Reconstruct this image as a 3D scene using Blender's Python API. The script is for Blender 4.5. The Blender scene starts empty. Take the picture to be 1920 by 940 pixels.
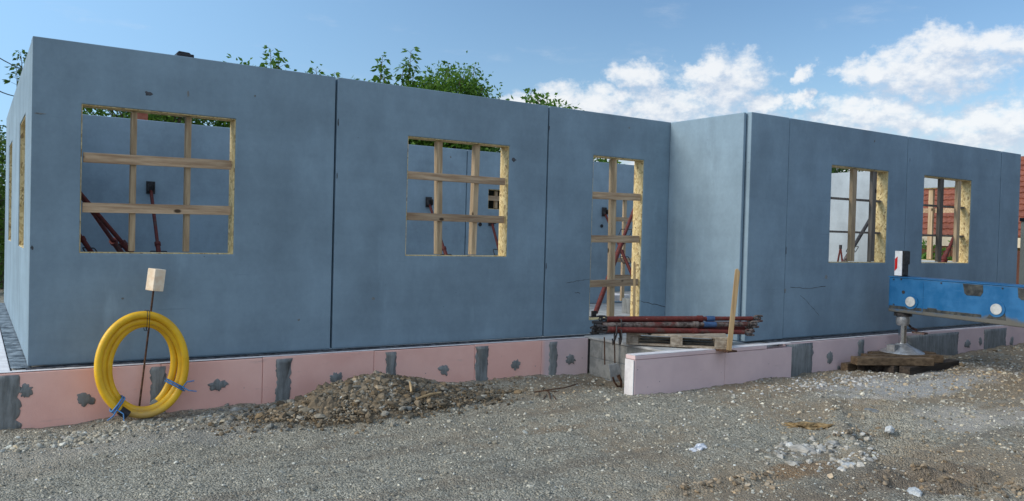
import bpy, math, random
import numpy as np
from mathutils import Vector, Matrix, noise
rnd = random.Random(7)
rng = np.random.default_rng(11)
S = bpy.context.scene
COL = S.collection
R = math.radians

# ------------------------------------------------------------------ camera
F = 1524.94 / 1920.0
CAM = Vector((-0.4261, -8.5814, 1.3119))
YAW, PIT, ROL = R(33.5343), R(-1.0883), R(1.5069)
fw = Vector((math.sin(YAW) * math.cos(PIT), math.cos(YAW) * math.cos(PIT), math.sin(PIT)))
r0 = Vector((math.cos(YAW), -math.sin(YAW), 0)); u0 = r0.cross(fw)
rt = math.cos(ROL) * r0 + math.sin(ROL) * u0
up = -math.sin(ROL) * r0 + math.cos(ROL) * u0
cam = bpy.data.objects.new('camera', bpy.data.cameras.new('camera'))
COL.objects.link(cam)
M = Matrix((rt, up, -fw)).transposed().to_4x4(); M.translation = CAM
cam.matrix_world = M
cam.data.sensor_width = 36; cam.data.lens = 36 * F
cam.data.clip_start = 0.05; cam.data.clip_end = 3000
S.camera = cam
S.render.resolution_x, S.render.resolution_y = 1024, 501

# ------------------------------------------------------------------ light
SUN_EL, SUN_AZ = 29.0, -80.0          # azimuth from +Y towards +X
EXPO = 0.78
SKY_STR = 0.086
S.view_settings.view_transform = 'Standard'; S.view_settings.look = 'None'
S.view_settings.exposure = EXPO; S.view_settings.gamma = 1
sl = bpy.data.lights.new('sun', 'SUN'); sl.energy = 1.75; sl.angle = R(26); sl.color = (1.0, 0.91, 0.78)
so = bpy.data.objects.new('sun', sl); COL.objects.link(so)
sd = Vector((math.sin(R(SUN_AZ)) * math.cos(R(SUN_EL)), math.cos(R(SUN_AZ)) * math.cos(R(SUN_EL)), math.sin(R(SUN_EL))))
so.rotation_euler = sd.to_track_quat('Z', 'Y').to_euler(); so.location = (-20, 0, 15)


class NT:
    def __init__(s, tree): s.t = tree; s.n = tree.nodes; s.l = tree.links
    def new(s, typ, **kw):
        nd = s.n.new(typ)
        for k, v in kw.items():
            if k == 'ins':
                for a, b in v.items():
                    if hasattr(b, 'is_output') or isinstance(b, bpy.types.NodeSocket): s.l.new(b, nd.inputs[a])
                    else: nd.inputs[a].default_value = b
            else: setattr(nd, k, v)
        return nd
    def math(s, op, a, b=0.0, c=None, clamp=False):
        nd = s.new('ShaderNodeMath', operation=op, use_clamp=clamp)
        for i, v in enumerate((a, b, c)):
            if v is None: continue
            if isinstance(v, bpy.types.NodeSocket): s.l.new(v, nd.inputs[i])
            else: nd.inputs[i].default_value = v
        return nd.outputs[0]
    def vmath(s, op, a, b=(0, 0, 0)):
        nd = s.new('ShaderNodeVectorMath', operation=op)
        for i, v in enumerate((a, b)):
            if isinstance(v, bpy.types.NodeSocket): s.l.new(v, nd.inputs[i])
            else: nd.inputs[i].default_value = v
        return nd.outputs['Value'] if op in ('LENGTH', 'DOT_PRODUCT') else nd.outputs[0]
    def noise(s, vec, scale, detail=4, rough=0.55, col=False):
        nd = s.new('ShaderNodeTexNoise', ins={'Vector': vec, 'Scale': scale, 'Detail': detail, 'Roughness': rough})
        return nd.outputs['Color' if col else 'Fac']
    def ramp(s, fac, lo, hi, a=0.0, b=1.0, smooth=True):
        nd = s.new('ShaderNodeMapRange', interpolation_type='SMOOTHSTEP' if smooth else 'LINEAR')
        nd.clamp = True
        s.l.new(fac, nd.inputs['Value'])
        for k, v in zip(('From Min', 'From Max', 'To Min', 'To Max'), (lo, hi, a, b)): nd.inputs[k].default_value = v
        return nd.outputs['Result']
    def mix(s, fac, a, b):
        nd = s.new('ShaderNodeMix', data_type='RGBA')
        for idx, v in ((0, fac), (6, a), (7, b)):
            if isinstance(v, bpy.types.NodeSocket): s.l.new(v, nd.inputs[idx])
            elif idx == 0: nd.inputs[0].default_value = v
            else: nd.inputs[idx].default_value = (*v, 1) if len(v) == 3 else v
        return nd.outputs[2]


# ---- sky: Nishita with cumulus low in the east, laid out by compass bearing and elevation
W = bpy.data.worlds.new('World'); S.world = W; W.use_nodes = True
W.node_tree.nodes.clear()
CLOUDS = [(47.89, 10.3, 2.9, 2.2), (42.12, 11.1, 2.2, 1.1), (46.8, 11.4, 1.6, 1.0), (38.0, 9.1, 4.3, 1.4), (43.6, 8.9, 3.6, 1.4),
          (50.3, 9.3, 1.9, 0.9), (52.9, 9.45, 0.9, .5), (53.0, 11.1, 0.9, .6), (60.9, 12.3, 2.4, 1.15), (59.3, 11.2, 2.4, 1.3),
          (60.4, 10.5, 4.3, 1.45), (57.1, 10.9, 1.9, 1.0), (64.6, 11.9, 2.5, 1.15), (57.2, 8.2, 4.2, 1.3), (59.1, 7.5, 2.8, .9),
          (64.4, 7.3, 4.0, 1.6), (62.4, 6.4, 3.6, 1.1), (34.6, 8.9, 2.3, 1.1), (48.6, 7.6, 4.4, .9), (70, 9, 4, 2), (76, 10, 5, 2.2), (84, 8, 6, 2),
          (40, 6.5, 9, 1.6), (57, 5.2, 12, 1.6), (55.6, 7.0, 2.4, 1.0)]
g = bpy.data.node_groups.new('cloud_density', 'ShaderNodeTree')
g.interface.new_socket('P', in_out='INPUT', socket_type='NodeSocketVector')
g.interface.new_socket('D', in_out='OUTPUT', socket_type='NodeSocketFloat')
t = NT(g)
P = t.new('NodeGroupInput').outputs[0]
wc = t.noise(P, 0.75, 8, 0.6, col=True)
wv = t.vmath('MULTIPLY', t.vmath('SUBTRACT', wc, (.5, .5, .5)), (4.2, 2.4, 0))
Q = t.vmath('ADD', P, wv)
acc = None
for (a, e, rx, ry) in CLOUDS:
    d = t.vmath('MULTIPLY', t.vmath('SUBTRACT', Q, (a, e, 0)), (1 / rx, 1 / ry, 0))
    L = t.vmath('DOT_PRODUCT', d, d)
    m = t.math('SUBTRACT', 1.0, L)
    acc = m if acc is None else t.math('MAXIMUM', acc, m)
acc = t.math('MAXIMUM', acc, -1.5)
fine = t.math('SUBTRACT', t.noise(t.vmath('MULTIPLY', P, (.8, 1.25, 1)), 1.0, 8, 0.62), 0.5)
den = t.math('ADD', acc, t.math('ADD', t.math('MULTIPLY', fine, 3.0), -0.02))
go = t.new('NodeGroupOutput'); g.links.new(den, go.inputs[0])

t = NT(W.node_tree)
sky = t.new('ShaderNodeTexSky', sky_type='NISHITA', sun_disc=False, sun_elevation=R(SUN_EL), sun_rotation=R(SUN_AZ),
            altitude=200, air_density=1.0, dust_density=1.4, ozone_density=1.6)
hs = t.new('ShaderNodeHueSaturation', ins={'Saturation': 1.16, 'Color': sky.outputs[0]})
bg = t.new('ShaderNodeBackground', ins={'Color': hs.outputs[0], 'Strength': SKY_STR})
dirv = t.new('ShaderNodeTexCoord').outputs['Generated']
sx = t.new('ShaderNodeSeparateXYZ', ins={0: dirv})
az = t.math('MULTIPLY', t.math('ARCTAN2', sx.outputs[0], sx.outputs[1]), 57.2958)
el = t.math('MULTIPLY', t.math('ARCSINE', sx.outputs[2]), 57.2958)
pv = t.new('ShaderNodeCombineXYZ', ins={0: az, 1: el}).outputs[0]
ga = t.new('ShaderNodeGroup'); ga.node_tree = g; t.l.new(pv, ga.inputs[0])
gb = t.new('ShaderNodeGroup'); gb.node_tree = g; t.l.new(t.vmath('ADD', pv, (-0.75, 1.05, 0)), gb.inputs[0])
alpha = t.ramp(ga.outputs[0], -0.75, 1.0)
shade = t.ramp(t.math('SUBTRACT', ga.outputs[0], gb.outputs[0]), -0.9, 1.05)
lowfade = t.ramp(el, -1.0, 3.0)
veil = t.math('MULTIPLY', t.ramp(az, 50, -25, 0, .9), lowfade)
ccol = t.mix(shade, (0.56, 0.64, 0.77), (0.93, 0.94, 0.95))
wisp = t.math('MULTIPLY', t.ramp(t.noise(t.vmath('MULTIPLY', pv, (0.08, 0.28, 1)), 1.6, 7, .62), 0.56, 0.80), 0.22)
# broken sunlit cloud deck added unseen behind the viewer as fill light for the yard
fill_deck = t.math('MULTIPLY', t.ramp(sx.outputs[1], .12, -.35), t.ramp(t.noise(t.vmath('MULTIPLY', dirv, (1, 1, 2.2)), 2.2, 6, .6), .38, .58))
al = t.math('MULTIPLY', t.math('MAXIMUM', t.math('MAXIMUM', t.math('MULTIPLY', alpha, 0.88), wisp), t.math('MULTIPLY', fill_deck, .95)), lowfade)
bc = t.new('ShaderNodeBackground', ins={'Color': ccol, 'Strength': 0.60})
bv = t.new('ShaderNodeBackground', ins={'Color': (.42, .76, 1.18, 1), 'Strength': 0.60})
mv = t.new('ShaderNodeMixShader', ins={0: veil, 1: bg.outputs[0], 2: bv.outputs[0]})
mx = t.new('ShaderNodeMixShader', ins={0: al, 1: mv.outputs[0], 2: bc.outputs[0]})
wo = t.new('ShaderNodeOutputWorld'); t.l.new(mx.outputs[0], wo.inputs[0])


# ------------------------------------------------------------------ pixel -> plane (layout helper; everything stands at its real place)
def _ray(px, py): return fw + rt * ((px - 960) / 1524.94) - up * ((py - 470) / 1524.94)
def onY(px, py, v): d = _ray(px, py); return CAM + d * ((v - CAM.y) / d.y)
def onX(px, py, v): d = _ray(px, py); return CAM + d * ((v - CAM.x) / d.x)
def onZ(px, py, v): d = _ray(px, py); return CAM + d * ((v - CAM.z) / d.z)


# ------------------------------------------------------------------ objects
def tag(o, label=None, cat=None, group=None, kind=None):
    if label: o['label'] = label
    if cat: o['category'] = cat
    if group: o['group'] = group
    if kind: o['kind'] = kind
    return o

def empty(name, loc, label, cat, group=None):
    o = bpy.data.objects.new(name, None); COL.objects.link(o); o.location = loc
    o.empty_display_size = 0.1
    return tag(o, label, cat, group)

class MB:
    """collects faces in world space; build() links them as ONE mesh, stored relative to its thing's base"""
    def __init__(s): s.v = []; s.f = []; s.sm = []
    def add(s, vs, fs, smooth=False):
        b = len(s.v); s.v += [Vector(p) for p in vs]
        for f in fs: s.f.append([b + i for i in f]); s.sm.append(smooth)
        return s
    def box(s, lo, hi, mat=None):
        x0, y0, z0 = lo; x1, y1, z1 = hi
        vs = [Vector(p) for p in ((x0, y0, z0), (x1, y0, z0), (x1, y1, z0), (x0, y1, z0), (x0, y0, z1), (x1, y0, z1), (x1, y1, z1), (x0, y1, z1))]
        if mat is not None: vs = [mat @ p for p in vs]
        return s.add(vs, [(0, 3, 2, 1), (4, 5, 6, 7), (0, 1, 5, 4), (1, 2, 6, 5), (2, 3, 7, 6), (3, 0, 4, 7)])
    def tube(s, pts, r, n=12, closed=False, caps=True):
        pts = [Vector(p) for p in pts]; k = len(pts)
        rs = r if isinstance(r, (list, tuple)) else [r] * k
        vs = []; fs = []; prev = None
        for i, p in enumerate(pts):
            if closed: tg = (pts[(i + 1) % k] - pts[i - 1]).normalized()
            else: tg = (pts[min(i + 1, k - 1)] - pts[max(i - 1, 0)]).normalized()
            if prev is None:
                a = Vector((0, 0, 1)) if abs(tg.z) < .9 else Vector((1, 0, 0))
                nn = (a - tg * a.dot(tg)).normalized()
            else:
                nn = (prev - tg * prev.dot(tg)).normalized()
            prev = nn; bb = tg.cross(nn)
            for j in range(n):
                th = 2 * math.pi * j / n
                vs.append(p + (nn * math.cos(th) + bb * math.sin(th)) * rs[i])
        for i in range(k if closed else k - 1):
            for j in range(n):
                i2 = (i + 1) % k; j2 = (j + 1) % n
                fs.append((i * n + j, i * n + j2, i2 * n + j2, i2 * n + j))
        s.add(vs, fs, True)
        if caps and not closed:
            s.add(vs[:n], [tuple(range(n - 1, -1, -1))]); s.add(vs[-n:], [tuple(range(n))])
        return s
    def prism(s, poly, off):
        """poly: 3D points (planar), extruded by vector off"""
        k = len(poly); off = Vector(off); p = [Vector(q) for q in poly]
        return s.add(p + [q + off for q in p], [tuple(range(k - 1, -1, -1)), tuple(range(k, 2 * k))] + [(i, (i + 1) % k, k + (i + 1) % k, k + i) for i in range(k)])
    def build(s, name, mat, parent=None, bevel=0.0, kind=None, seg=2):
        me = bpy.data.meshes.new(name)
        o = Vector(parent.location) if parent is not None else Vector((0, 0, 0))
        q = parent
        while q is not None and q.parent is not None: q = q.parent; o = o + Vector(q.location)
        me.from_pydata([p - o for p in s.v], [], s.f)
        me.polygons.foreach_set('use_smooth', s.sm)
        me.materials.append(mat); me.update()
        ob = bpy.data.objects.new(name, me); COL.objects.link(ob)
        if parent is not None: ob.parent = parent
        if bevel:
            md = ob.modifiers.new('bevel', 'BEVEL'); md.width = bevel; md.segments = seg; md.limit_method = 'ANGLE'; md.angle_limit = R(50)
        if kind: ob['kind'] = kind
        return ob
    def root(s, name, mat, loc, label, cat, group=None, bevel=0.0):
        loc = Vector(loc); s.v = [p - loc for p in s.v]
        ob = s.build(name, mat, None, bevel); ob.location = loc
        return tag(ob, label, cat, group)

def np_mesh(name, verts, faces, mat, smooth=False, cols=None):
    me = bpy.data.meshes.new(name)
    nv, nf, k = len(verts), len(faces), faces.shape[1]
    me.vertices.add(nv); me.vertices.foreach_set('co', np.ascontiguousarray(verts, dtype=np.float32).ravel())
    me.loops.add(nf * k); me.loops.foreach_set('vertex_index', np.ascontiguousarray(faces, dtype=np.int32).ravel())
    me.polygons.add(nf); me.polygons.foreach_set('loop_start', np.arange(0, nf * k, k, dtype=np.int32))
    me.polygons.foreach_set('use_smooth', np.full(nf, smooth))
    if cols is not None:
        ca = me.color_attributes.new('tone', 'FLOAT_COLOR', 'POINT')
        ca.data.foreach_set('color', np.ascontiguousarray(np.c_[cols, np.ones(nv)], dtype=np.float32).ravel())
    me.materials.append(mat); me.update(calc_edges=True); me.validate()
    ob = bpy.data.objects.new(name, me); COL.objects.link(ob)
    return ob


# ------------------------------------------------------------------ materials
def mat(name, fn, rough=0.8, metal=0.0, spec=0.3):
    m = bpy.data.materials.new(name); m.use_nodes = True
    t = NT(m.node_tree); b = t.n['Principled BSDF']
    b.inputs['Roughness'].default_value = rough; b.inputs['Metallic'].default_value = metal
    b.inputs['Specular IOR Level'].default_value = spec
    fn(t, b); return m

def pos(t): return t.new('ShaderNodeNewGeometry').outputs['Position']
def obj_co(t): return t.new('ShaderNodeTexCoord').outputs['Object']
def bump(t, b, h, dist, strength=1.0):
    nd = t.new('ShaderNodeBump', ins={'Height': h, 'Distance': dist, 'Strength': strength}); t.l.new(nd.outputs[0], b.inputs['Normal'])
def setc(t, b, c): t.l.new(c, b.inputs['Base Color'])

def concrete(base, streak=0.22):
    def fn(t, b):
        p = pos(t)
        big = t.ramp(t.noise(t.vmath('MULTIPLY', p, (1, 1, .75)), 1.15, 7, .66), .28, .72)
        st = t.noise(t.vmath('MULTIPLY', p, (3.2, 3.2, 0.55)), 1.0, 6, .62)
        fine = t.noise(p, 22, 4, .6)
        hz = t.noise(t.vmath('MULTIPLY', p, (0.5, 0.5, 7)), 1.0, 3, .5)
        v = t.math('ADD', t.math('MULTIPLY', big, .30), t.math('MULTIPLY', st, streak))
        v = t.math('ADD', v, t.math('MULTIPLY', fine, .16)); v = t.math('ADD', v, t.math('MULTIPLY', hz, .16))
        f = t.ramp(v, .24, .76, smooth=False)
        c = t.mix(f, tuple(x * .74 for x in base), tuple(min(1, x * 1.22) for x in base))
        pits = t.new('ShaderNodeTexVoronoi', ins={'Vector': p, 'Scale': 4.5, 'Randomness': 1.0}).outputs['Distance']
        pit = t.ramp(pits, .018, .035)
        pale = t.ramp(t.noise(t.vmath('MULTIPLY', p, (2.2, 2.2, .5)), 1.1, 5, .65), .60, .76, 0, .28)
        c = t.mix(pale, c, tuple(min(1, x * 1.55) for x in base))
        scr = t.ramp(t.noise(t.vmath('MULTIPLY', p, (1.2, 1.2, 26)), 1.0, 2, .4), .74, .80, 0, .25)
        c = t.mix(scr, c, tuple(x * .6 for x in base))
        c = t.mix(pit, tuple(x * .55 for x in base), c)
        setc(t, b, c)
        bump(t, b, t.math('ADD', t.math('MULTIPLY', fine, .5), t.math('MULTIPLY', pit, .6)), .0025)
    return fn

def wood(axis, a, bcol, knots=True):
    def fn(t, b):
        p = pos(t)
        sc = [9, 9, 9]; sc[axis] = .7
        info = t.new('ShaderNodeObjectInfo').outputs['Random']
        off = t.new('ShaderNodeCombineXYZ', ins={0: t.math('MULTIPLY', info, 17.3), 1: t.math('MULTIPLY', info, 31.1), 2: t.math('MULTIPLY', info, 23.7)}).outputs[0]
        q = t.vmath('ADD', t.vmath('MULTIPLY', p, tuple(sc)), off)
        w = t.noise(q, 3.2, 6, .62)
        c = t.mix(t.ramp(w, .3, .7), a, bcol)
        sk = [1, 1, 1]; sk[axis] = .55
        if knots:
            kn = t.new('ShaderNodeTexVoronoi', ins={'Vector': t.vmath('ADD', t.vmath('MULTIPLY', p, tuple(sk)), off), 'Scale': 5.0}).outputs['Distance']
            c = t.mix(t.ramp(kn, .06, .13), tuple(x * .22 for x in a), c)
        gr = t.ramp(t.noise(q, .5, 3, .5), .35, .7, .72, 1.1)
        c = t.mix(1.0, c, c)
        nd = t.new('ShaderNodeMix', data_type='RGBA', blend_type='MULTIPLY'); nd.inputs[0].default_value = 1
        t.l.new(c, nd.inputs[6]); t.l.new(gr, nd.inputs[7])
        setc(t, b, nd.outputs[2]); bump(t, b, w, .003)
    return fn

def speckle(a, bcol, scale=12, bd=.003, lo=.35, hi=.65):
    def fn(t, b):
        p = pos(t); n = t.noise(p, scale, 5, .62)
        setc(t, b, t.mix(t.ramp(n, lo, hi), a, bcol)); bump(t, b, n, bd)
    return fn

def osb(t, b):
    p = pos(t)
    wp = t.vmath('ADD', p, t.vmath('MULTIPLY', t.noise(p, 9, 2, .5, col=True), (.12, .12, .12)))
    v = t.new('ShaderNodeTexVoronoi', ins={'Vector': t.vmath('MULTIPLY', wp, (46, 46, 24)), 'Scale': 1.0})
    sp = t.new('ShaderNodeSeparateColor', ins={0: v.outputs['Color']})
    c = t.mix(sp.outputs[0], (.56, .40, .17), (.88, .70, .37))
    c = t.mix(t.ramp(sp.outputs[1], .90, .94), c, (.36, .24, .11))
    setc(t, b, c); bump(t, b, sp.outputs[2], .002)

def pink(t, b):
    p = pos(t)
    sx = t.new('ShaderNodeSeparateXYZ', ins={0: p})
    n = t.noise(p, 1.6, 5, .6)
    c = t.mix(t.ramp(n, .35, .68), (.84, .475, .40), (.92, .56, .475))
    c2 = t.mix(t.ramp(n, .35, .68), (.67, .505, .505), (.76, .58, .57))
    c = t.mix(t.ramp(sx.outputs[0], 5.6, 5.7), c, c2)     # the boards of the porch and the far side take a paler mauve tone
    sm = t.ramp(t.noise(t.vmath('MULTIPLY', p, (1, 1, 4)), 3.2, 6, .7), .6, .75, 0, .35)
    c = t.mix(sm, c, (.42, .30, .29))
    pt = t.new('ShaderNodeTexVoronoi', ins={'Vector': p, 'Scale': 7.0}).outputs['Distance']
    c = t.mix(t.ramp(pt, .03, .055), (.22, .17, .19), c)
    setc(t, b, c); bump(t, b, t.noise(p, 60, 3, .6), .002)

def bitumen(t, b):
    p = pos(t)
    w = t.noise(t.vmath('MULTIPLY', p, (6, 9, 6)), 2.5, 5, .6)
    setc(t, b, t.mix(t.ramp(w, .4, .65), (.03, .033, .04), (.16, .17, .19))); bump(t, b, w, .02)

def red_steel(t, b):
    p = pos(t)
    n = t.noise(p, 7, 6, .7); m2 = t.noise(p, 26, 5, .7)
    c = t.mix(t.ramp(m2, .35, .7), (.10, .019, .015), (.17, .036, .028))
    c = t.mix(t.ramp(n, .54, .66), c, (.09, .055, .045))
    c = t.mix(t.ramp(m2, .66, .74, 0, .7), c, (.42, .37, .34))
    setc(t, b, c); bump(t, b, m2, .001)

def dirty_steel(t, b):
    p = pos(t); n = t.noise(p, 14, 6, .7)
    c = t.mix(t.ramp(n, .42, .6), (.05, .036, .03), (.20, .165, .145))
    setc(t, b, t.mix(t.ramp(t.noise(p, 5, 4, .6), .5, .66), c, (.12, .025, .02))); bump(t, b, n, .003)

def blue_paint(t, b):
    p = pos(t)
    sx = t.new('ShaderNodeSeparateXYZ', ins={0: p})
    n = t.noise(p, 3.2, 6, .65); s2 = t.noise(t.vmath('MULTIPLY', p, (1, 3, 14)), 1.6, 4, .6)
    c = t.mix(t.ramp(n, .35, .7), (.002, .092, .24), (.007, .130, .32))
    c = t.mix(t.ramp(s2, .60, .74, 0, .18), c, (.11, .24, .42))
    # grease and dust gathered along the lower flange
    gr = t.ramp(t.math('ADD', sx.outputs[2], t.math('MULTIPLY', t.noise(p, 6, 5, .7), .16)), .45, .53)
    c = t.mix(gr, (.10, .10, .09), c)
    ch = t.ramp(t.noise(p, 21, 5, .7), .70, .76)
    c = t.mix(ch, c, (.07, .06, .055))
    setc(t, b, c)
    t.l.new(t.ramp(n, .3, .7, .32, .6), b.inputs['Roughness'])

def leafmat(a, bcol):
    def fn(t, b):
        r = t.new('ShaderNodeAttribute', attribute_name='tone').outputs['Color']
        sp = t.new('ShaderNodeSeparateColor', ins={0: r})
        c = t.mix(sp.outputs[0], a, bcol)
        setc(t, b, c)
        tr = t.new('ShaderNodeBsdfTranslucent', ins={'Color': t.mix(.5, c, (.22, .42, .04))})
        mxs = t.new('ShaderNodeMixShader', ins={0: .35, 1: b.outputs[0], 2: tr.outputs[0]})
        t.l.new(mxs.outputs[0], t.n['Material Output'].inputs[0])
    return fn

def attr_stone(scale):
    def fn(t, b):
        c = t.new('ShaderNodeAttribute', attribute_name='tone').outputs['Color']
        n = t.noise(pos(t), scale, 5, .65)
        nd = t.new('ShaderNodeMix', data_type='RGBA', blend_type='MULTIPLY'); nd.inputs[0].default_value = 1
        t.l.new(c, nd.inputs[6]); t.l.new(t.ramp(n, .25, .75, .72, 1.25), nd.inputs[7])
        setc(t, b, nd.outputs[2]); bump(t, b, n, .004)
    return fn

def groundmat(t, b):
    p = pos(t)
    v = t.new('ShaderNodeTexVoronoi', ins={'Vector': p, 'Scale': 62.0})
    v2 = t.new('ShaderNodeTexVoronoi', ins={'Vector': p, 'Scale': 130.0})
    sp = t.new('ShaderNodeSeparateColor', ins={0: v.outputs['Color']}); sp2 = t.new('ShaderNodeSeparateColor', ins={0: v2.outputs['Color']})
    mixv = t.math('ADD', t.math('MULTIPLY', sp.outputs[0], .6), t.math('MULTIPLY', sp2.outputs[0], .4))
    c = t.mix(t.ramp(mixv, .1, .95, smooth=False), (.145, .138, .11), (.52, .49, .40))
    n = t.noise(p, .55, 6, .62); n2 = t.noise(p, 2.3, 5, .65)
    # trodden earthy areas
    e = t.math('ADD', t.math('MULTIPLY', n, .65), t.math('MULTIPLY', n2, .35))
    sx = t.new('ShaderNodeSeparateXYZ', ins={0: p})
    tilt = t.math('MULTIPLY', t.math('SUBTRACT', sx.outputs[0], 4.0), .016)
    e = t.math('ADD', e, tilt)
    c = t.mix(t.ramp(e, .47, .62, 0, .85), c, (.31, .245, .17))
    c = t.mix(t.ramp(t.noise(p, 1.1, 5, .6), .62, .72, 0, .45), c, (.19, .15, .11))
    for (x, y, rx, ry, col, k) in ((9.6, -2.9, 1.9, .55, (.50, .50, .49), .85), (8.0, -4.25, .75, .42, (.48, .44, .38), .9), (8.9, -4.6, 1.2, .35, (.46, .42, .36), .8),
                                   (-.1, -1.2, .8, .5, (.40, .36, .29), .7), (1.15, -1.2, 1.0, .35, (.34, .33, .30), .5), (4.1, -2.6, .3, .12, (.25, .17, .10), .5),
                                   (5.0, -4.6, .35, .18, (.26, .15, .07), .7), (5.6, -5.2, .9, .35, (.18, .13, .09), .7)):
        d = t.vmath('MULTIPLY', t.vmath('SUBTRACT', p, (x, y, 0)), (1 / rx, 1 / ry, 0))
        d = t.vmath('LENGTH', t.vmath('ADD', d, t.vmath('MULTIPLY', t.vmath('SUBTRACT', t.noise(p, 2.2, 6, .65, col=True), (.5, .5, .5)), (2.2, 2.2, 0))))
        c = t.mix(t.ramp(d, .55, 1.25, k, 0), c, col)
    mp = t.new('ShaderNodeMapping', ins={'Vector': p}); mp.inputs['Rotation'].default_value = (0, 0, R(-38)); mp.inputs['Scale'].default_value = (.30, 2.4, 1)
    trk = t.noise(mp.outputs[0], 1.1, 5, .6)
    c = t.mix(t.ramp(trk, .52, .66, 0, .55), c, (.20, .165, .125))
    c = t.mix(t.ramp(trk, .30, .44, .45, 0), c, (.42, .395, .335))
    dry = t.ramp(sx.outputs[0], 16, 40)
    c = t.mix(dry, c, (.12, .13, .06))
    setc(t, b, c)
    hgt = t.math('ADD', t.math('MULTIPLY', v.outputs['Distance'], -.7), t.math('MULTIPLY', n2, .6))
    hgt = t.math('ADD', hgt, t.math('MULTIPLY', v2.outputs['Distance'], -.35))
    bump(t, b, hgt, .03, .9)

m_conc = mat('precast_concrete', concrete((.235, .325, .395), .26), .85)
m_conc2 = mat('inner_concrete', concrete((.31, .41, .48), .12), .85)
m_slab = mat('slab_concrete', speckle((.36, .36, .35), (.52, .52, .50), 4), .8)
def mortar(t, b):
    p = pos(t)
    tw = t.noise(t.vmath('MULTIPLY', p, (26, 26, 3.5)), 1.0, 5, .65); n = t.noise(p, 3.5, 6, .65)
    f = t.math('ADD', t.math('MULTIPLY', tw, .55), t.math('MULTIPLY', n, .45))
    setc(t, b, t.mix(t.ramp(f, .33, .66), (.13, .14, .14), (.29, .305, .305)))
    bump(t, b, f, .02)
m_mortar = mat('grey_mortar', mortar, .9)
m_block = mat('block_concrete', speckle((.24, .245, .235), (.36, .36, .34), 9, .006), .9)
m_pink = mat('pink_foam', pink, .75)
m_white = mat('white_foam', speckle((.66, .63, .64), (.80, .78, .78), 8), .8)
m_bit = mat('bitumen_felt', bitumen, .75)
m_wx = mat('plank_timber', wood(0, (.34, .215, .125), (.60, .44, .29)), .8)
m_wz = mat('batten_timber', wood(2, (.38, .26, .15), (.62, .47, .30)), .8)
m_wdark = mat('weathered_batten', wood(2, (.13, .105, .085), (.25, .215, .18)), .8)
m_pal = mat('pallet_timber', wood(0, (.24, .19, .14), (.46, .40, .32)), .85)
m_stake = mat('stake_timber', wood(2, (.42, .28, .14), (.62, .46, .26), False), .8)
m_crib = mat('cribbing_timber', wood(0, (.075, .05, .03), (.19, .135, .085), False), .85)
m_cribd = mat('old_sleeper', wood(0, (.03, .024, .02), (.085, .065, .05), False), .85)
m_osb = mat('osb_board', osb, .75)
m_red = mat('red_steel', red_steel, .6)
m_dsteel = mat('dirty_steel', dirty_steel, .7)
m_dark = mat('dark_steel', speckle((.018, .018, .02), (.06, .055, .055), 20), .55)
m_galv = mat('galvanised_steel', speckle((.30, .31, .32), (.48, .49, .50), 16, .001), .4, .6)
m_chrome = mat('polished_rod', speckle((.55, .55, .56), (.7, .7, .7), 10, .0005), .18, 1.0)
m_blue = mat('blue_paint', blue_paint, .4, 0, .5)
m_tape = mat('blue_tape', speckle((.03, .075, .17), (.06, .12, .24), 20), .6)
m_tie = mat('blue_tie', speckle((.04, .15, .38), (.10, .27, .52), 20), .5)
def yellow(t, b):
    p = pos(t); n = t.noise(p, 5, 5, .6); d = t.noise(p, 11, 6, .7)
    c = t.mix(t.ramp(n, .35, .65), (.72, .40, .008), (.84, .50, .016))
    c = t.mix(t.ramp(d, .56, .72, 0, .55), c, (.46, .34, .14))
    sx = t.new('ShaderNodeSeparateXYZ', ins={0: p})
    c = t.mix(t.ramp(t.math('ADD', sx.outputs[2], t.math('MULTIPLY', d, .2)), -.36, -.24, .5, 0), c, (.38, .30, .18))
    setc(t, b, c); bump(t, b, d, .001)
    t.l.new(t.ramp(d, .4, .7, .34, .7), b.inputs['Roughness'])
m_yel = mat('yellow_pipe', yellow, .4, 0, .5)
m_black = mat('black_plastic', speckle((.012, .012, .014), (.035, .035, .04), 30), .5)
m_cap = mat('pale_cap', speckle((.36, .38, .38), (.50, .52, .52), 14), .5)
m_wpaint = mat('white_sheet', speckle((.72, .73, .75), (.84, .85, .86), 12), .45)
m_redp = mat('red_reflector', speckle((.55, .012, .015), (.70, .03, .03), 20), .35)
m_blockw = mat('pale_block', speckle((.86, .66, .46), (.95, .81, .63), 14), .85)
m_rust = mat('rusty_steel', speckle((.045, .022, .014), (.13, .065, .035), 25), .8)
m_leaf = mat('leaf_green', leafmat((.04, .11, .016), (.12, .24, .03)), .5)
m_leafd = mat('leaf_dark', leafmat((.016, .045, .012), (.05, .10, .02)), .5)
m_bark = mat('bark', speckle((.07, .055, .04), (.16, .13, .10), 14, .01), .9)
m_soil = mat('soil_clods', attr_stone(30), .95)
m_stone = mat('gravel_stone', attr_stone(45), .9)
m_rock = mat('pale_rock', speckle((.26, .245, .215), (.44, .42, .38), 12, .012), .9)
m_plaster = mat('dried_plaster', speckle((.38, .40, .41), (.58, .60, .60), 14, .02), .9)
m_straw = mat('straw_clump', speckle((.17, .11, .05), (.34, .24, .12), 18, .02), .95)
m_paper = mat('crumpled_wrap', speckle((.60, .62, .66), (.78, .79, .82), 20, .01), .5)
m_ground = mat('gravel_ground', groundmat, .95)

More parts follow.
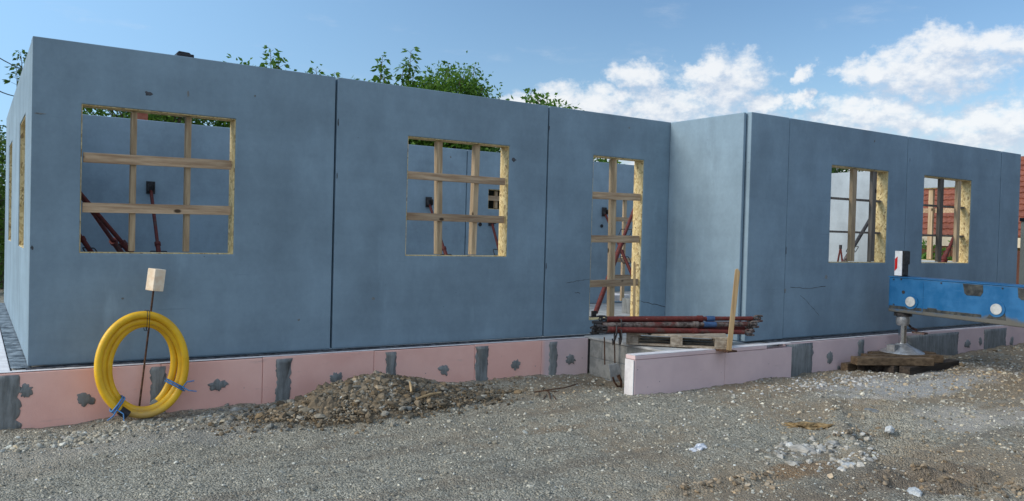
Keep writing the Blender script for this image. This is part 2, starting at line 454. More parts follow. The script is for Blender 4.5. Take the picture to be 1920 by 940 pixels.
def rooftile(t, b):
    p = obj_co(t)
    n = t.noise(p, 2.2, 5, .6); n2 = t.noise(p, 14, 3, .6)
    c = t.mix(t.ramp(t.math('ADD', t.math('MULTIPLY', n, .5), t.math('MULTIPLY', n2, .5)), .36, .64), (.17, .055, .035), (.31, .11, .068))
    setc(t, b, c); bump(t, b, n2, .01)
m_tile = mat('roof_tile', rooftile, .85)
m_cream = mat('cream_render', speckle((.58, .50, .36), (.66, .58, .43), 3), .9)
m_yrender = mat('yellow_render', speckle((.60, .42, .17), (.68, .49, .22), 3), .9)
m_brick = mat('red_brick', speckle((.26, .08, .05), (.40, .15, .10), 6), .9)
m_fence = mat('brown_fence', wood(2, (.10, .035, .02), (.17, .07, .045), False), .8)
m_opening_dark = mat('opening_dark', speckle((.012, .016, .012), (.035, .04, .03), 5), .7)  # near-black colour that blacks out the view through the inner opening
m_glass = mat('window_glass', speckle((.02, .025, .03), (.04, .05, .06), 2, 0), .1)

# ------------------------------------------------------------------ ground
def sst(a, b, x):
    u = min(1, max(0, (x - a) / (b - a))); return u * u * (3 - 2 * u)

def _seg(p, q): a = onZ(*p, -.5); b = onZ(*q, -.5); return (a.x, a.y, b.x, b.y)
RUTS = [_seg((1585, 926), (1775, 878)), _seg((1740, 928), (1850, 894)), _seg((1250, 930), (1440, 900)), _seg((1560, 838), (1650, 820)), _seg((1850, 935), (1918, 915))]
def gz(x, y):
    z = -.515 + .065 * sst(0, 6, x) + .03 * sst(6, 10, x)
    z += .05 * sst(10, 15, x) * sst(-4, -1.5, y)
    z -= .03 * sst(-3, -7, y)
    d = ((x - 6.15) / .45) ** 2 + ((y + .75) / .55) ** 2
    z -= .10 * math.exp(-d)
    if abs(x) > 60 or abs(y) > 60: return z - .2
    z += .05 * noise.noise(Vector((x * .45, y * .45, 3))) + .03 * noise.noise(Vector((x * 1.7, y * 1.7, 9))) + .014 * noise.noise(Vector((x * 4.1, y * 5.2, 2)))
    for (ax_, ay_, bx_, by_) in RUTS:
        if abs(x - (ax_ + bx_) / 2) < 1.6 and abs(y - (ay_ + by_) / 2) < 1.6:
            L2 = (bx_ - ax_) ** 2 + (by_ - ay_) ** 2; u = max(0, min(1, ((x - ax_) * (bx_ - ax_) + (y - ay_) * (by_ - ay_)) / L2))
            d = math.hypot(x - ax_ - u * (bx_ - ax_), y - ay_ - u * (by_ - ay_)) + .05 * noise.noise(Vector((x * 6, y * 6, 4)))
            z += .048 * math.exp(-(d / .055) ** 2) * (.55 + .6 * noise.noise(Vector((x * 9, y * 9, 6)))) - .02 * math.exp(-((d - .13) / .07) ** 2)
    # tread of machines lower right
    if 2 < x < 14 and y < -3.2:
        q = (x - 5.5) * .74 + (y + 5.3) * .67
        s_ = (x - 5.5) * -.67 + (y + 5.3) * .74
        k = math.exp(-((s_ + .1) / .30) ** 2) * sst(-1.2, .5, q)
        z += k * (.055 * math.sin(q * 19) - .03) + .05 * math.exp(-((s_ - .36) / .10) ** 2) * sst(-1.2, .5, q)
    return z

def axis_coords(lo, hi, mid, step, far):
    a = list(np.arange(lo, mid, step)); s_ = step
    x = mid
    while x < hi: a.append(x); x += step * 2
    while x < far: a.append(x); s_ = max(step * 2, s_ * 1.22); x += s_
    b = []; x = lo; s_ = step
    while x > -far: s_ *= 1.25; x -= s_; b.append(x)
    return np.array(b[::-1] + a)
gx = axis_coords(-2.2, 17, 9.5, .036, 900)
gy = axis_coords(-7.2, 1.5, -0.2, .036, 900)
NX, NY = len(gx), len(gy)
gv = np.zeros((NY, NX, 3), np.float32)
for j, y in enumerate(gy):
    nearj = -8 < y < 1
    for i, x in enumerate(gx):
        z = gz(x, y)
        if nearj and -3 < x < 18:
            z += .014 * noise.noise(Vector((x * 9, y * 9, 1))) + .009 * noise.noise(Vector((x * 23, y * 23, 5)))
        gv[j, i] = (x, y, z)
idx = np.arange(NX * NY).reshape(NY, NX)
gf = np.stack([idx[:-1, :-1], idx[:-1, 1:], idx[1:, 1:], idx[1:, :-1]], -1).reshape(-1, 4)
ground = np_mesh('ground', gv.reshape(-1, 3), gf, m_ground, True)
ground['kind'] = 'structure'

# ------------------------------------------------------------------ slab and plinths
def slab_box(name, lo, hi, m, label, cat, bev=.008):
    return MB().box(lo, hi).root(name, m, ((lo[0] + hi[0]) / 2, (lo[1] + hi[1]) / 2, lo[2]), label, cat, bevel=bev)
slab = empty('floor_slab', (7.5, 2.5, -.6), 'grey concrete floor slab under the precast walls with dark felt strips along its edge', 'floor slab')
sb = MB(); sb.box((-.12, -.085, -.6), (7.9, 7.2, -.03)); sb.box((7.902, -1.58, -.6), (15.3, 7.2, -.031))
sb.build('slab_body', m_slab, slab)
def felt_strip(x0, x1, y0, y1, n, z=-.026):
    """wrinkled felt lying on the slab edge"""
    mb = MB(); rows = 5; vs = []; L = max(x1 - x0, y1 - y0); alongx = (x1 - x0) > (y1 - y0)
    for i in range(n + 1):
        for j in range(rows + 1):
            u = i / n; v = j / rows
            x = x0 + (x1 - x0) * (u if alongx else v); y = y0 + (y1 - y0) * (v if alongx else u)
            h = .010 * noise.noise(Vector((x * 14, y * 14, 2))) + .008
            vs.append((x, y, z + max(.002, h) + .003))
    fs = [(i * (rows + 1) + j, (i + 1) * (rows + 1) + j, (i + 1) * (rows + 1) + j + 1, i * (rows + 1) + j + 1) for i in range(n) for j in range(rows)]
    mb.add(vs, fs, True); return mb
felt_strip(-.02, 7.9, -.13, .02, 220).build('felt_strip', m_bit, slab)
felt_strip(8.35, 15.3, -1.66, -1.40, 220).build('felt_strip', m_bit, slab)
felt_strip(-.13, .02, .02, 7.1, 160, -.026).build('felt_strip', mat('pale_felt', speckle((.07, .085, .10), (.27, .31, .34), 7, .02), .6), slab)

def outline(cx, cz, rx, rz, n=36, rough=.3, seed=0):
    pts = []
    for i in range(n):
        a = 2 * math.pi * i / n
        k = 1 + rough * (noise.noise(Vector((math.cos(a) * 2.2 + seed * 5.1, math.sin(a) * 2.2, seed * 3.7))) * 1.6)
        k += rough * .45 * noise.noise(Vector((math.cos(a) * 6.2 + seed * 2.3, math.sin(a) * 6.2, seed * 1.7)))
        if rnd.random() < .06: k *= 1.22
        pts.append((cx + rx * k * math.cos(a), cz + rz * k * math.sin(a)))
    return pts
def ragged_strip(x0, x1, z0, z1, seed):
    L = []; Rr = []; n = 34
    for i in range(n + 1):
        z = z0 + (z1 - z0) * i / n
        L.append((x0 + .022 * noise.noise(Vector((z * 17, seed * 7.7, 1))) + .016 * noise.noise(Vector((z * 60, seed * 2.7, 8))), z)); Rr.append((x1 + .028 * noise.noise(Vector((z * 15, seed * 3.1, 5))) + .018 * noise.noise(Vector((z * 60, seed * 1.3, 3))), z))
    return L[::-1] + Rr
def patch(poly, yf, parent, name):
    """mortar smeared on the front of the boards (which face -Y)"""
    p = [(x, yf + .004, z) for x, z in poly]
    cx = sum(q[0] for q in p) / len(p); cz = sum(q[2] for q in p) / len(p)
    n = len(p)
    inner = [(cx + (x - cx) * .8, yf - .010, cz + (z - cz) * .86) for x, y, z in p]
    mid = [(x, yf - .004, z) for x, y, z in p]
    mb = MB(); vs = p + mid + inner + [(cx, yf - .012, cz)]
    fs = []
    for a in (0, n):
        fs += [(a + i, a + (i + 1) % n, a + n + (i + 1) % n, a + n + i) for i in range(n)]
    fs += [(2 * n + i, 2 * n + (i + 1) % n, 3 * n) for i in range(n)]
    mb.add(vs, fs, True); return mb.build(name, m_mortar, parent)

def plinth(name, x0, x1, yf, thick, ztop, joints, strips, dabs, label, lip=True):
    root = empty(name, ((x0 + x1) / 2, yf + thick / 2, -.75), label, 'foundation wall')
    cuts = [x0] + joints + [x1]
    for a, b in zip(cuts[:-1], cuts[1:]):
        MB().box((a + .002, yf, -.75), (b - .002, yf + thick, ztop + rnd.uniform(-.006, .004))).build('foam_board', m_pink, root, .006)
    for k, (a, b, zb, zt) in enumerate(strips): patch(ragged_strip(a, b, zb, zt, k + x0), yf, root, 'mortar_strip')
    for k, (cx, cz, rx, rz) in enumerate(dabs): patch(outline(cx, cz, rx, rz, 36, .34, k + x0), yf, root, 'mortar_dab')
    return root
YF = -.20
X_ = lambda px, py, yv=YF: onY(px, py, yv)
def strip_px(a, b, py, yv=YF, zt=-.045, zb=-.72): return (X_(a, py, yv).x, X_(b, py, yv).x, zb, zt)
def dab_px(px, py, rx, rz, yv=YF): q = X_(px, py, yv); return (q.x, q.z, rx, rz)
plinth('foundation_plinth', -.34, 6.38, YF, .115, -.022, [1.10, 2.08, 3.32, 4.63, 5.62],
       [(-.335, X_(37, 740).x, -.72, -.04), strip_px(283, 311, 700), strip_px(518, 545, 690), strip_px(725, 743, 680), strip_px(892, 915, 670), strip_px(1030, 1044, 660)],
       [dab_px(48, 733, .045, .06), dab_px(160, 750, .065, .06), dab_px(408, 722, .075, .055), dab_px(630, 709, .06, .06), dab_px(832, 692, .07, .055), dab_px(967, 684, .065, .06), dab_px(1069, 674, .075, .06)],
       'long salmon pink foam-clad plinth with grey mortar stripes and dabs under the left facade')
YB = -1.72
plinth('foundation_plinth', 8.47, 15.35, YB, .125, -.012, [10.2, 11.9, 13.6],
       [(8.475, X_(1523, 670, YB).x, -.72, -.03), strip_px(1609, 1619, 650, YB), strip_px(1700, 1796, 640, YB), strip_px(1845, 1886, 635, YB)],
       [dab_px(1556, 671, .06, .08, YB), dab_px(1814, 645, .09, .06, YB), dab_px(1838, 640, .05, .06, YB), dab_px(1897, 640, .05, .07, YB), dab_px(1572, 690, .03, .03, YB)],
       'long mauve foam-clad plinth with wide grey mortar areas under the right facade')
pr = plinth('porch_plinth', 5.74, 8.462, -1.82, .15, -.045, [7.2], [], [], 'pale mauve foam upstand of the unfinished porch with a white end face')
MB().box((5.735, -1.825, -.043), (7.96, -1.665, .0)).build('top_board', m_pink, pr, .006)
MB().box((5.722, -1.815, -.75), (5.733, -1.672, -.047)).build('end_face', m_white, pr)
MB().box((5.735, -1.822, .002), (8.44, -1.69, .008)).build('white_edging', m_white, pr)
MB().box((-.342, -.19, -.018), (6.37, -.125, -.014)).build('white_edging', m_white, bpy.data.objects['foundation_plinth'])
MB().box((8.48, -1.71, -.008), (15.34, -1.66, -.004)).build('white_edging', m_white, bpy.data.objects['foundation_plinth.001'])
sfoam = MB().box((-.34, -.083, -.6), (-.135, 7.1, -.022)).root('edge_insulation', m_white, (-.24, 3.5, -.6), 'white foam strip along the slab edge beside the left end wall', 'insulation', bevel=.006)
# porch blockwork behind the gap
bw = empty('block_wall', (6.5, -.9, -.75), 'grey hollow-block foundation wall exposed between the two pink plinths', 'block wall')
for r_, z0 in enumerate((-.75, -.51, -.27)):
    y = -.205 - (.0 if r_ % 2 else .25)
    edges = [-.205] + ([y] if y < -.21 else []) ; yy = y
    while yy > -1.66: yy -= .5; edges.append(max(yy, -1.665))
    for a, b in zip(edges[:-1], edges[1:]):
        if a - b > .03: MB().box((6.40, b + .005, z0 + .004), (6.60, a - .005, z0 + .232)).build('block', m_block, bw, .006)
MB().box((6.405, -1.66, -.75), (6.595, -.205, -.04)).build('bed_mortar', m_mortar, bw)
slab_box('porch_slab', (6.38, -1.662, -.036), (7.93, -.10, -.004), m_slab, 'thin grey porch slab under the pallet in the corner of the facade', 'slab')

# ------------------------------------------------------------------ precast panels
def panel(name, ax, a0, a1, b0, th, z0, z1, label, opening=None, m=None, group='precast concrete wall panels', bev=.009):
    """ax 0: runs along X, front face at Y=b0; ax 1: runs along Y, face at X=b0 (thickness towards +)"""
    m = m or m_conc
    def P3(u, w, z): return Vector((u, b0 + w, z)) if ax == 0 else Vector((b0 + w, u, z))
    mb = MB()
    if opening is None:
        vs = [P3(u, w, z) for w in (0, th) for u, z in ((a0, z0), (a1, z0), (a1, z1), (a0, z1))]
        fs = [(0, 1, 2, 3), (7, 6, 5, 4), (0, 4, 5, 1), (1, 5, 6, 2), (2, 6, 7, 3), (3, 7, 4, 0)]
    else:
        o0, o1, s0, s1 = opening
        out = ((a0, z0), (a1, z0), (a1, z1), (a0, z1)); inn = ((o0, s0), (o1, s0), (o1, s1), (o0, s1))
        vs = [P3(u, w, z) for w in (0, th) for u, z in out + inn]
        fs = []
        for i in range(4):
            j = (i + 1) % 4
            fs += [(i, j, 4 + j, 4 + i), (8 + j, 8 + i, 12 + i, 12 + j), (j, i, 8 + i, 8 + j), (4 + i, 4 + j, 12 + j, 12 + i)]
    if ax == 1: fs = [tuple(reversed(f)) for f in fs]
    mb.add(vs, fs)
    c = P3((a0 + a1) / 2, th / 2, z0)
    return mb.root(name, m, c, label, 'wall panel', group, bev)

def lining(pn, ax, o, b0, th, m=None, t_=.009):
    o0, o1, s0, s1 = o; a, b = .012, th + .006
    def bx(mb, u0, u1, z0, z1):
        if ax == 0: mb.box((u0, b0 + a, z0), (u1, b0 + b, z1))
        else: mb.box((b0 + a, u0, z0), (b0 + b, u1, z1))
    e = .0015
    for (u0, u1, z0, z1) in ((o0 + e, o0 + t_, s0 + e, s1 - e), (o1 - t_, o1 - e, s0 + e, s1 - e), (o0 + t_ + e, o1 - t_ - e, s1 - t_, s1 - e), (o0 + t_ + e, o1 - t_ - e, s0 + e, s0 + t_)):
        mb = MB(); bx(mb, u0, u1, z0, z1); mb.build('lining_board', m or m_osb, pn)
def plank(pn, x0, x1, y0, y1, za, zb, h, mt=None):
    """plank spanning an opening, za/zb = top at either end"""
    mb = MB()
    vs = [(x0, y0, za - h), (x1, y0, zb - h), (x1, y1, zb - h), (x0, y1, za - h), (x0, y0, za), (x1, y0, zb), (x1, y1, zb), (x0, y1, za)]
    mb.add(vs, [(0, 3, 2, 1), (4, 5, 6, 7), (0, 1, 5, 4), (1, 2, 6, 5), (2, 3, 7, 6), (3, 0, 4, 7)])
    return mb.build('plank', mt or m_wx, pn, .003)
def batten(pn, x, w, y0, y1, z0, z1, mt=None, lean=0):
    mb = MB()
    vs = []
    for z, l in ((z0, 0), (z1, lean)):
        vs += [(x - w / 2 + l, y0, z), (x + w / 2 + l, y0, z), (x + w / 2 + l, y1, z), (x - w / 2 + l, y1, z)]
    mb.add(vs, [(0, 3, 2, 1), (4, 5, 6, 7), (0, 1, 5, 4), (1, 2, 6, 5), (2, 3, 7, 6), (3, 0, 4, 7)])
    return mb.build('batten', mt or m_wz, pn, .003)

ZS, ZL = 1.036, 2.432
TH = .19
O1 = (.403, 1.815, ZS, ZL)
p1 = panel('wall_panel', 0, 0, 2.880, 0, TH, .0, 3.0, 'leftmost blue-grey facade panel with a large boarded window opening behind the yellow pipe coil', O1)
lining(p1, 0, O1, 0, TH)
plank(p1, .428, 1.790, .045, .07, 1.985, 2.005, .094); plank(p1, .428, 1.790, .045, .07, 1.512, 1.535, .093)
batten(p1, .868, .05, .075, .16, ZS + .021, ZL - .021, lean=-.0); batten(p1, 1.372, .05, .075, .16, ZS + .021, ZL - .021, lean=.0)
O2 = (3.775, 5.187, ZS, ZL)
p2 = panel('wall_panel', 0, 2.903, 5.772, 0, TH, .0, 3.0, 'second facade panel from the left corner with a square boarded window opening above the soil heap', O2)
lining(p2, 0, O2, 0, TH)
plank(p2, 3.80, 5.162, .045, .07, 2.028, 2.028, .09); plank(p2, 3.80, 5.162, .045, .07, 1.545, 1.548, .09)
batten(p2, 4.265, .07, .075, .16, ZS + .021, ZL - .021, lean=-.03); batten(p2, 4.745, .07, .075, .16, ZS + .021, ZL - .021, lean=.02)
O3 = (6.545, 7.463, .185, 2.42)
p3 = panel('wall_panel', 0, 5.794, 7.99, 0, TH, .0, 3.0, 'facade panel with the tall boarded doorway beside the inner corner', O3)
lining(p3, 0, O3, 0, TH)
for z in (1.93, 1.338, .727): plank(p3, 6.57, 7.438, .03, .055, z, z + .012, .098)
batten(p3, 7.0, .085, .06, .13, .207, ZL - .033, lean=-.03)
# return wall and bay
p4 = panel('wall_panel', 1, -1.352, -.004, 7.945, .048, .0, 2.995, 'pale return wall panel facing left at the inner corner behind the pallet')
p5 = panel('wall_panel', 0, 8.012, 8.780, -1.42, .17, -.005, 3.0, 'narrow plain panel at the projecting corner of the facade, right of the pale return wall')
O6 = (9.756, 11.162, ZS, ZL)
p6 = panel('wall_panel', 0, 8.800, 11.640, -1.408, TH, .0, 3.0, 'panel of the projecting facade with a boarded window opening left of the red and white marker', O6)
O7 = (12.136, 13.58, ZS, ZL)
p7 = panel('wall_panel', 0, 11.652, 14.535, -1.408, TH, .0, 3.0, 'panel of the projecting facade with the window opening showing a red tiled roof, above the blue beam', O7)
for p_, O_ in ((p6, O6), (p7, O7)):
    lining(p_, 0, O_, -1.408, TH)
    xa, xb = O_[0] + .022, O_[1] - .022
    for z in (1.985, 1.50): plank(p_, xa, xb, -1.315, -1.235, z, z + .005, .03, m_wdark)
w6 = (10.36, 10.86); w7 = (12.73, 13.265)
for x, mt in zip(w6, (m_wz, m_wdark)): batten(p6, x, .10, -1.375, -1.318, ZS + .021, ZL - .021, mt)
for x, mt in zip(w7, (m_wdark, m_wz)): batten(p7, x, .095, -1.375, -1.318, ZS + .021, ZL - .021, mt)
p8 = panel('wall_panel', 0, 14.548, 15.225, -1.412, TH, .0, 3.0, 'last narrow panel at the right end of the facade, beyond the blue beam')
# left end wall
OL1 = (1.12, 2.42, ZS, ZL); OL2 = (4.5, 5.75, ZS, ZL)
l1 = panel('wall_panel', 1, .205, 3.30, .004, TH, .0, 3.0, 'pale panel of the left end wall next to the corner, with a window opening', OL1)
l2 = panel('wall_panel', 1, 3.312, 7.1, .004, TH, .0, 3.0, 'pale far panel of the left end wall with the more distant window opening', OL2)
lining(l1, 1, OL1, .004, TH); lining(l2, 1, OL2, .004, TH)
# inner walls (lower inner leaf, 2.83 m)
ZI = 2.83
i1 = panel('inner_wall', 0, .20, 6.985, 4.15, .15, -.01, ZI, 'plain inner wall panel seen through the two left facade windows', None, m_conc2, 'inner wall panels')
OI = (7.46, 8.05, 1.78, 2.145)
OD = (10.50, 11.45, -.03, 2.12)
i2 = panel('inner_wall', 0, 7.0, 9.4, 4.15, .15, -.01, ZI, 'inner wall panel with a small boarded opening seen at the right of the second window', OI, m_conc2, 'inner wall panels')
lining(i2, 0, OI, 4.15, .15); plank(i2, 7.48, 8.03, 4.2, 4.225, 2.03, 2.03, .09); batten(i2, 7.69, .06, 4.235, 4.28, 1.80, 2.12)
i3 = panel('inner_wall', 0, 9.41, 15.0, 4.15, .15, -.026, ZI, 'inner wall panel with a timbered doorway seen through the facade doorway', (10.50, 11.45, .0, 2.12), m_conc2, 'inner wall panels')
for z in (1.74, 1.30, .9, .55): plank(i3, 10.505, 11.445, 4.19, 4.215, z, z, .09)
batten(i3, 10.86, .07, 4.22, 4.28, .0, 2.1)
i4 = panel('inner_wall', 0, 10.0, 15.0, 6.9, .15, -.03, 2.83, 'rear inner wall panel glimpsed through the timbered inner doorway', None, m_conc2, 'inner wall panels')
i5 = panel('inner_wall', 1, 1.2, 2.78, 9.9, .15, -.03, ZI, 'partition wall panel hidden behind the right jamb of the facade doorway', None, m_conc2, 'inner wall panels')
OE = (-.42, 1.03, ZS, 2.44)
i6 = panel('inner_wall', 1, -1.215, 4.14, 15.03, .19, -.02, ZI, 'bright end wall panel facing left, seen through the two right facade windows', OE, mat('sunlit_inner_concrete', concrete((.42, .475, .51), .10), .8), 'inner wall panels')  # lighter concrete colour carries the sunlight on this left-facing wall
lining(i6, 1, OE, 15.03, .19)
MB().box((15.10, .10, ZS + .022), (15.16, .19, 2.418)).build('batten', m_wz, i6, .003)
MB().box((15.17, -.398, 1.96), (15.195, 1.008, 2.05)).build('plank', m_wx, i6)
# cast-in sockets
for q, o_ in ((onY(900, 421, 4.149), i2), (onY(1128, 424, 4.149), i3)):
    MB().tube([q, q + Vector((0, -.012, 0))], .035, 14).build('socket', m_black, o_)
q = onX(1796 + 0, 378, 15.029)
q = onX(1795, 350, 15.029); MB().tube([q, q + Vector((-.012, 0, 0))], .045, 14).build('socket', m_black, i6)
# cracks, chips and filled sockets on the facade
def ribbon(pxs, yv, w, parent, name='crack', mt=None):
    pts = [onY(a, b, yv - .0015) for a, b in pxs]
    fine_ = []
    for a, b in zip(pts[:-1], pts[1:]):
        for k in range(5): fine_.append(a.lerp(b, k / 5) + Vector((0, 0, rnd.uniform(-.007, .007))))
    fine_.append(pts[-1]); vs = []
    for i, p in enumerate(fine_):
        ww = w * (.35 + .65 * rnd.random()); vs += [p + Vector((0, 0, -ww)), p + Vector((0, 0, ww))]
    MB().add(vs, [(2 * i, 2 * i + 2, 2 * i + 3, 2 * i + 1) for i in range(len(fine_) - 1)]).build(name, mt or m_mortar, parent)
m_crk = mat('crack_shadow', speckle((.05, .055, .06), (.10, .10, .11), 20), .9)
ribbon([(1201, 565), (1228, 571), (1254, 578)], 0, .006, p3, mt=m_crk)
ribbon([(1062, 530), (1085, 527), (1105, 524)], 0, .004, p3, mt=m_crk)
ribbon([(1078, 549), (1088, 550)], 0, .005, p3, mt=m_crk)
ribbon([(1482, 538), (1510, 541), (1548, 537)], -1.408, .005, p6, mt=m_crk)
ribbon([(1500, 553), (1520, 573), (1536, 592)], -1.408, .004, p6, mt=m_crk)
for px, py, rx, rz, pp, yv in ((279, 176, .03, .022, p1, 0), (353, 176, .012, .03, p1, 0), (74, 213, .05, .008, p1, 0), (963, 300, .03, .025, p2, 0), (845, 295, .012, .012, p2, 0), (60, 465, .012, .02, p1, 0), (478, 180, .012, .01, p1, 0), (1549, 520, .035, .03, p6, -1.408), (1477, 300, .010, .05, p6, -1.408), (1478, 255, .008, .03, p6, -1.408), (1472, 545, .018, .03, p6, -1.408), (1474, 470, .008, .06, p6, -1.408), (1706, 300, .006, .03, p7, -1.408), (634, 230, .008, .04, p2, 0), (632, 330, .006, .03, p2, 0), (1030, 240, .007, .03, p3, 0), (1024, 500, .007, .04, p3, 0), (1640, 225 + 40, .02, .015, p6, -1.408), (1850, 300, .015, .012, p7, -1.408), (700, 560, .02, .015, p2, 0), (560, 600, .014, .012, p1, 0), (230, 560, .012, .010, p1, 0), (1180, 240, .016, .012, p3, 0)):
    q = onY(px, py, yv)
    pl = outline(q.x, q.z, rx, rz, 14, .4, px)
    c_ = (q.x, yv - .003, q.z)
    MB().add([(x, yv - .001, z) for x, z in pl] + [c_], [(i, (i + 1) % 14, 14) for i in range(14)]).build('chipped_spot', m_crk if rx < .011 or (px % 3 == 0) else m_mortar, pp)
# black lifting loop block on top of the first panel
lb = empty('lifting_clamp', (1.30, .10, 3.0), 'small black clamp sitting on top of the leftmost facade panel', 'clamp')
MB().box((1.235, .03, 3.001), (1.40, .16, 3.035)).build('clamp_body', m_black, lb, .008)
MB().tube([(1.25, .10, 3.03), (1.27, .10, 3.055), (1.365, .10, 3.05), (1.385, .10, 3.03)], .012, 8).build('clamp_handle', m_black, lb)

# ------------------------------------------------------------------ push-pull braces
def ring(mb, c, n, R_, r_, k=16):
    n = n.normalized(); a = n.orthogonal().normalized(); b = n.cross(a)
    mb.tube([c + (a * math.cos(2 * math.pi * i / k) + b * math.sin(2 * math.pi * i / k)) * R_ for i in range(k)], r_, 6, closed=True)
def brace(head, foot, nrm, label, r_=.032, handle=.45, dark=False):
    head, foot, nrm = Vector(head), Vector(foot), Vector(nrm)
    root = empty('wall_brace', foot, label, 'brace', 'push-pull braces propping the walls')
    ax = (head - foot).normalized(); Lh = (head - foot).length
    a, b = foot + ax * .10, foot + ax * (Lh * .58); c = head - ax * .06
    mt = m_dsteel if dark else m_red
    MB().tube([a, b], r_, 12).tube([b - ax * .05, b], r_ * 1.3, 12).build('outer_tube', mt, root)
    MB().tube([b, c], r_ * .72, 10).build('inner_tube', m_dark if dark else m_red, root)
    hp = foot + ax * (Lh * handle); side = ax.cross(Vector((0, 0, 1))).normalized()
    for sgn in (1, -1):
        e = side * sgn
        MB().tube([hp + e * r_ * .5, hp + e * .10, hp + e * .11 + ax * .02, hp + e * .11 + ax * .13, hp + e * .10 + ax * .15, hp + ax * .15 + e * r_ * .5], .008, 6).build('crank_handle', m_dark, root)
    up_ = Vector((0, 0, 1)); s_ = nrm.cross(up_).normalized()
    mm = Matrix((s_, nrm, up_)).transposed().to_4x4(); mm.translation = head
    MB().box((-.06, -.004, -.09), (.06, .01, .09), mm).box((-.045, .01, -.05), (-.035, .09, .05), mm).box((.035, .01, -.05), (.045, .09, .05), mm).build('head_plate', m_dark, root, .003)
    mm2 = Matrix.Translation(Vector((foot.x, foot.y, -.03)))
    MB().box((-.08, -.08, .002), (.08, .08, .014), mm2).box((-.05, -.012, .014), (.05, .012, .11), mm2).build('foot_plate', m_dark, root, .003)
    return root
NB = (0, -1, 0)
brace((1.704, 4.135, 1.86), (1.72, 2.8, 0), NB, 'dark red brace with a top plate in the middle of the left window')
brace((.21, .0 + .40, 1.95), (1.8, 3.0, 0), (1, 0, 0), 'lower of the two parallel dark red braces leaning in the left window')
brace((.21, .76, 1.95), (1.8, .95, 0), (1, 0, 0), 'upper of the two parallel dark red braces leaning in the left window')
brace((.21, 3.02, 1.95), (1.5, 3.9, 0), (1, 0, 0), 'dark red brace low in the bottom left corner of the left window')
brace((6.223, 4.135, 1.85), (6.25, 2.8, 0), NB, 'thin red brace with a blue-black head plate in the second window')
brace((7.53, 4.135, 1.56), (7.22, 2.8, 0), NB, 'red brace just left of the right jamb in the second window', handle=.6)
brace((8.3, 4.135, 1.9), (6.3, 2.8, 0), NB, 'dark brace crossing the red one at the lower right of the second window', dark=True)
brace((10.216, 4.135, 1.83), (10.21, 2.8, 0), NB, 'thin dark red brace with a head plate on the inner wall seen in the doorway')
brace((9.885, 2.70, 2.2), (8.25, 1.98, -.03), (-1, 0, 0), 'thick bright red brace rising to the right across the doorway', .042, .62)
brace((15.015, 1.22, 2.06), (13.2, 1.28, 0), (-1, 0, 0), 'dark brace with a loop handle leaning in the window left of the marker', .05, .56, True)
brace((15.015, 1.10, 1.45), (13.4, .82, 0), (-1, 0, 0), 'short dark brace behind the right batten of the window left of the marker', .05, .5, True)
tr_ = empty('steel_trestle', (14.4, 1.75, -.03), 'small thin red trestle low in the window left of the marker', 'trestle')
ta = onX(1576, 464, 14.4)
for dy_ in (-.14, .14): MB().tube([ta, (ta.x, ta.y + dy_ * 1.6, -.03)], .018, 8).build('leg', m_red, tr_)
MB().tube([ta - Vector((0, 0, .03)), ta + Vector((0, 0, .05))], .03, 8).build('trestle_head', m_dark, tr_)
brace((15.015, -.52, 1.86), (13.3, -.72, 0), (-1, 0, 0), 'nearest red brace in the window showing the tiled roof', .045, .3)
brace((15.015, -.49, 1.62), (13.3, -.45, 0), (-1, 0, 0), 'red brace behind the nearest one in the window showing the tiled roof', .04, .3)
brace((15.015, -.85, 1.25), (13.9, -.98, 0), (-1, 0, 0), 'short red brace at the bottom right of the window showing the tiled roof', .04, .3)
MB().box((7.1, 4.42, -.028), (8.6, 4.45, 2.6)).root('darkening_sheet', m_opening_dark, (7.85, 4.43, -.028), 'dark sheet added to blacken the view through the small inner opening in the second window', 'backing sheet')  # added sheet, darkens the opening in place of the dim greenery beyond
# clutter inside, by the inner doorway
MB().box((10.55, 4.5, -.028), (11.3, 5.4, .10)).root('foam_stack', m_white, (10.9, 5, -.028), 'low stack of white foam sheets on the floor beyond the inner doorway', 'foam sheets', bevel=.01)
cb = empty('concrete_block', (9.75, 3.2, -.03), 'dark grey hollow block standing on the floor at the right jamb of the doorway', 'block')
q = onZ(1181, 589, -.03)
cb.location = q
MB().box((q.x, q.y, -.03), (q.x + .2, q.y + .22, .24)).build('block_body', m_mortar, cb, .008)
MB().box((q.x + .02, q.y - .006, .0), (q.x + .18, q.y - .001, .07)).build('white_face', m_white, cb)
for k in range(3):
    MB().box((10.52 + .12 * k, 5.5 + .4 * k, -.028), (11.4 + .12 * k, 5.75 + .4 * k, .05 + .05 * k)).root('white_sack', m_paper, (10.9, 5.6 + .4 * k, -.028), ('flat white sack nearest the inner doorway', 'middle white sack beyond the inner doorway', 'farthest white sack by the rear inner wall')[k], 'sack', 'white sacks beyond the inner doorway', bevel=.03)

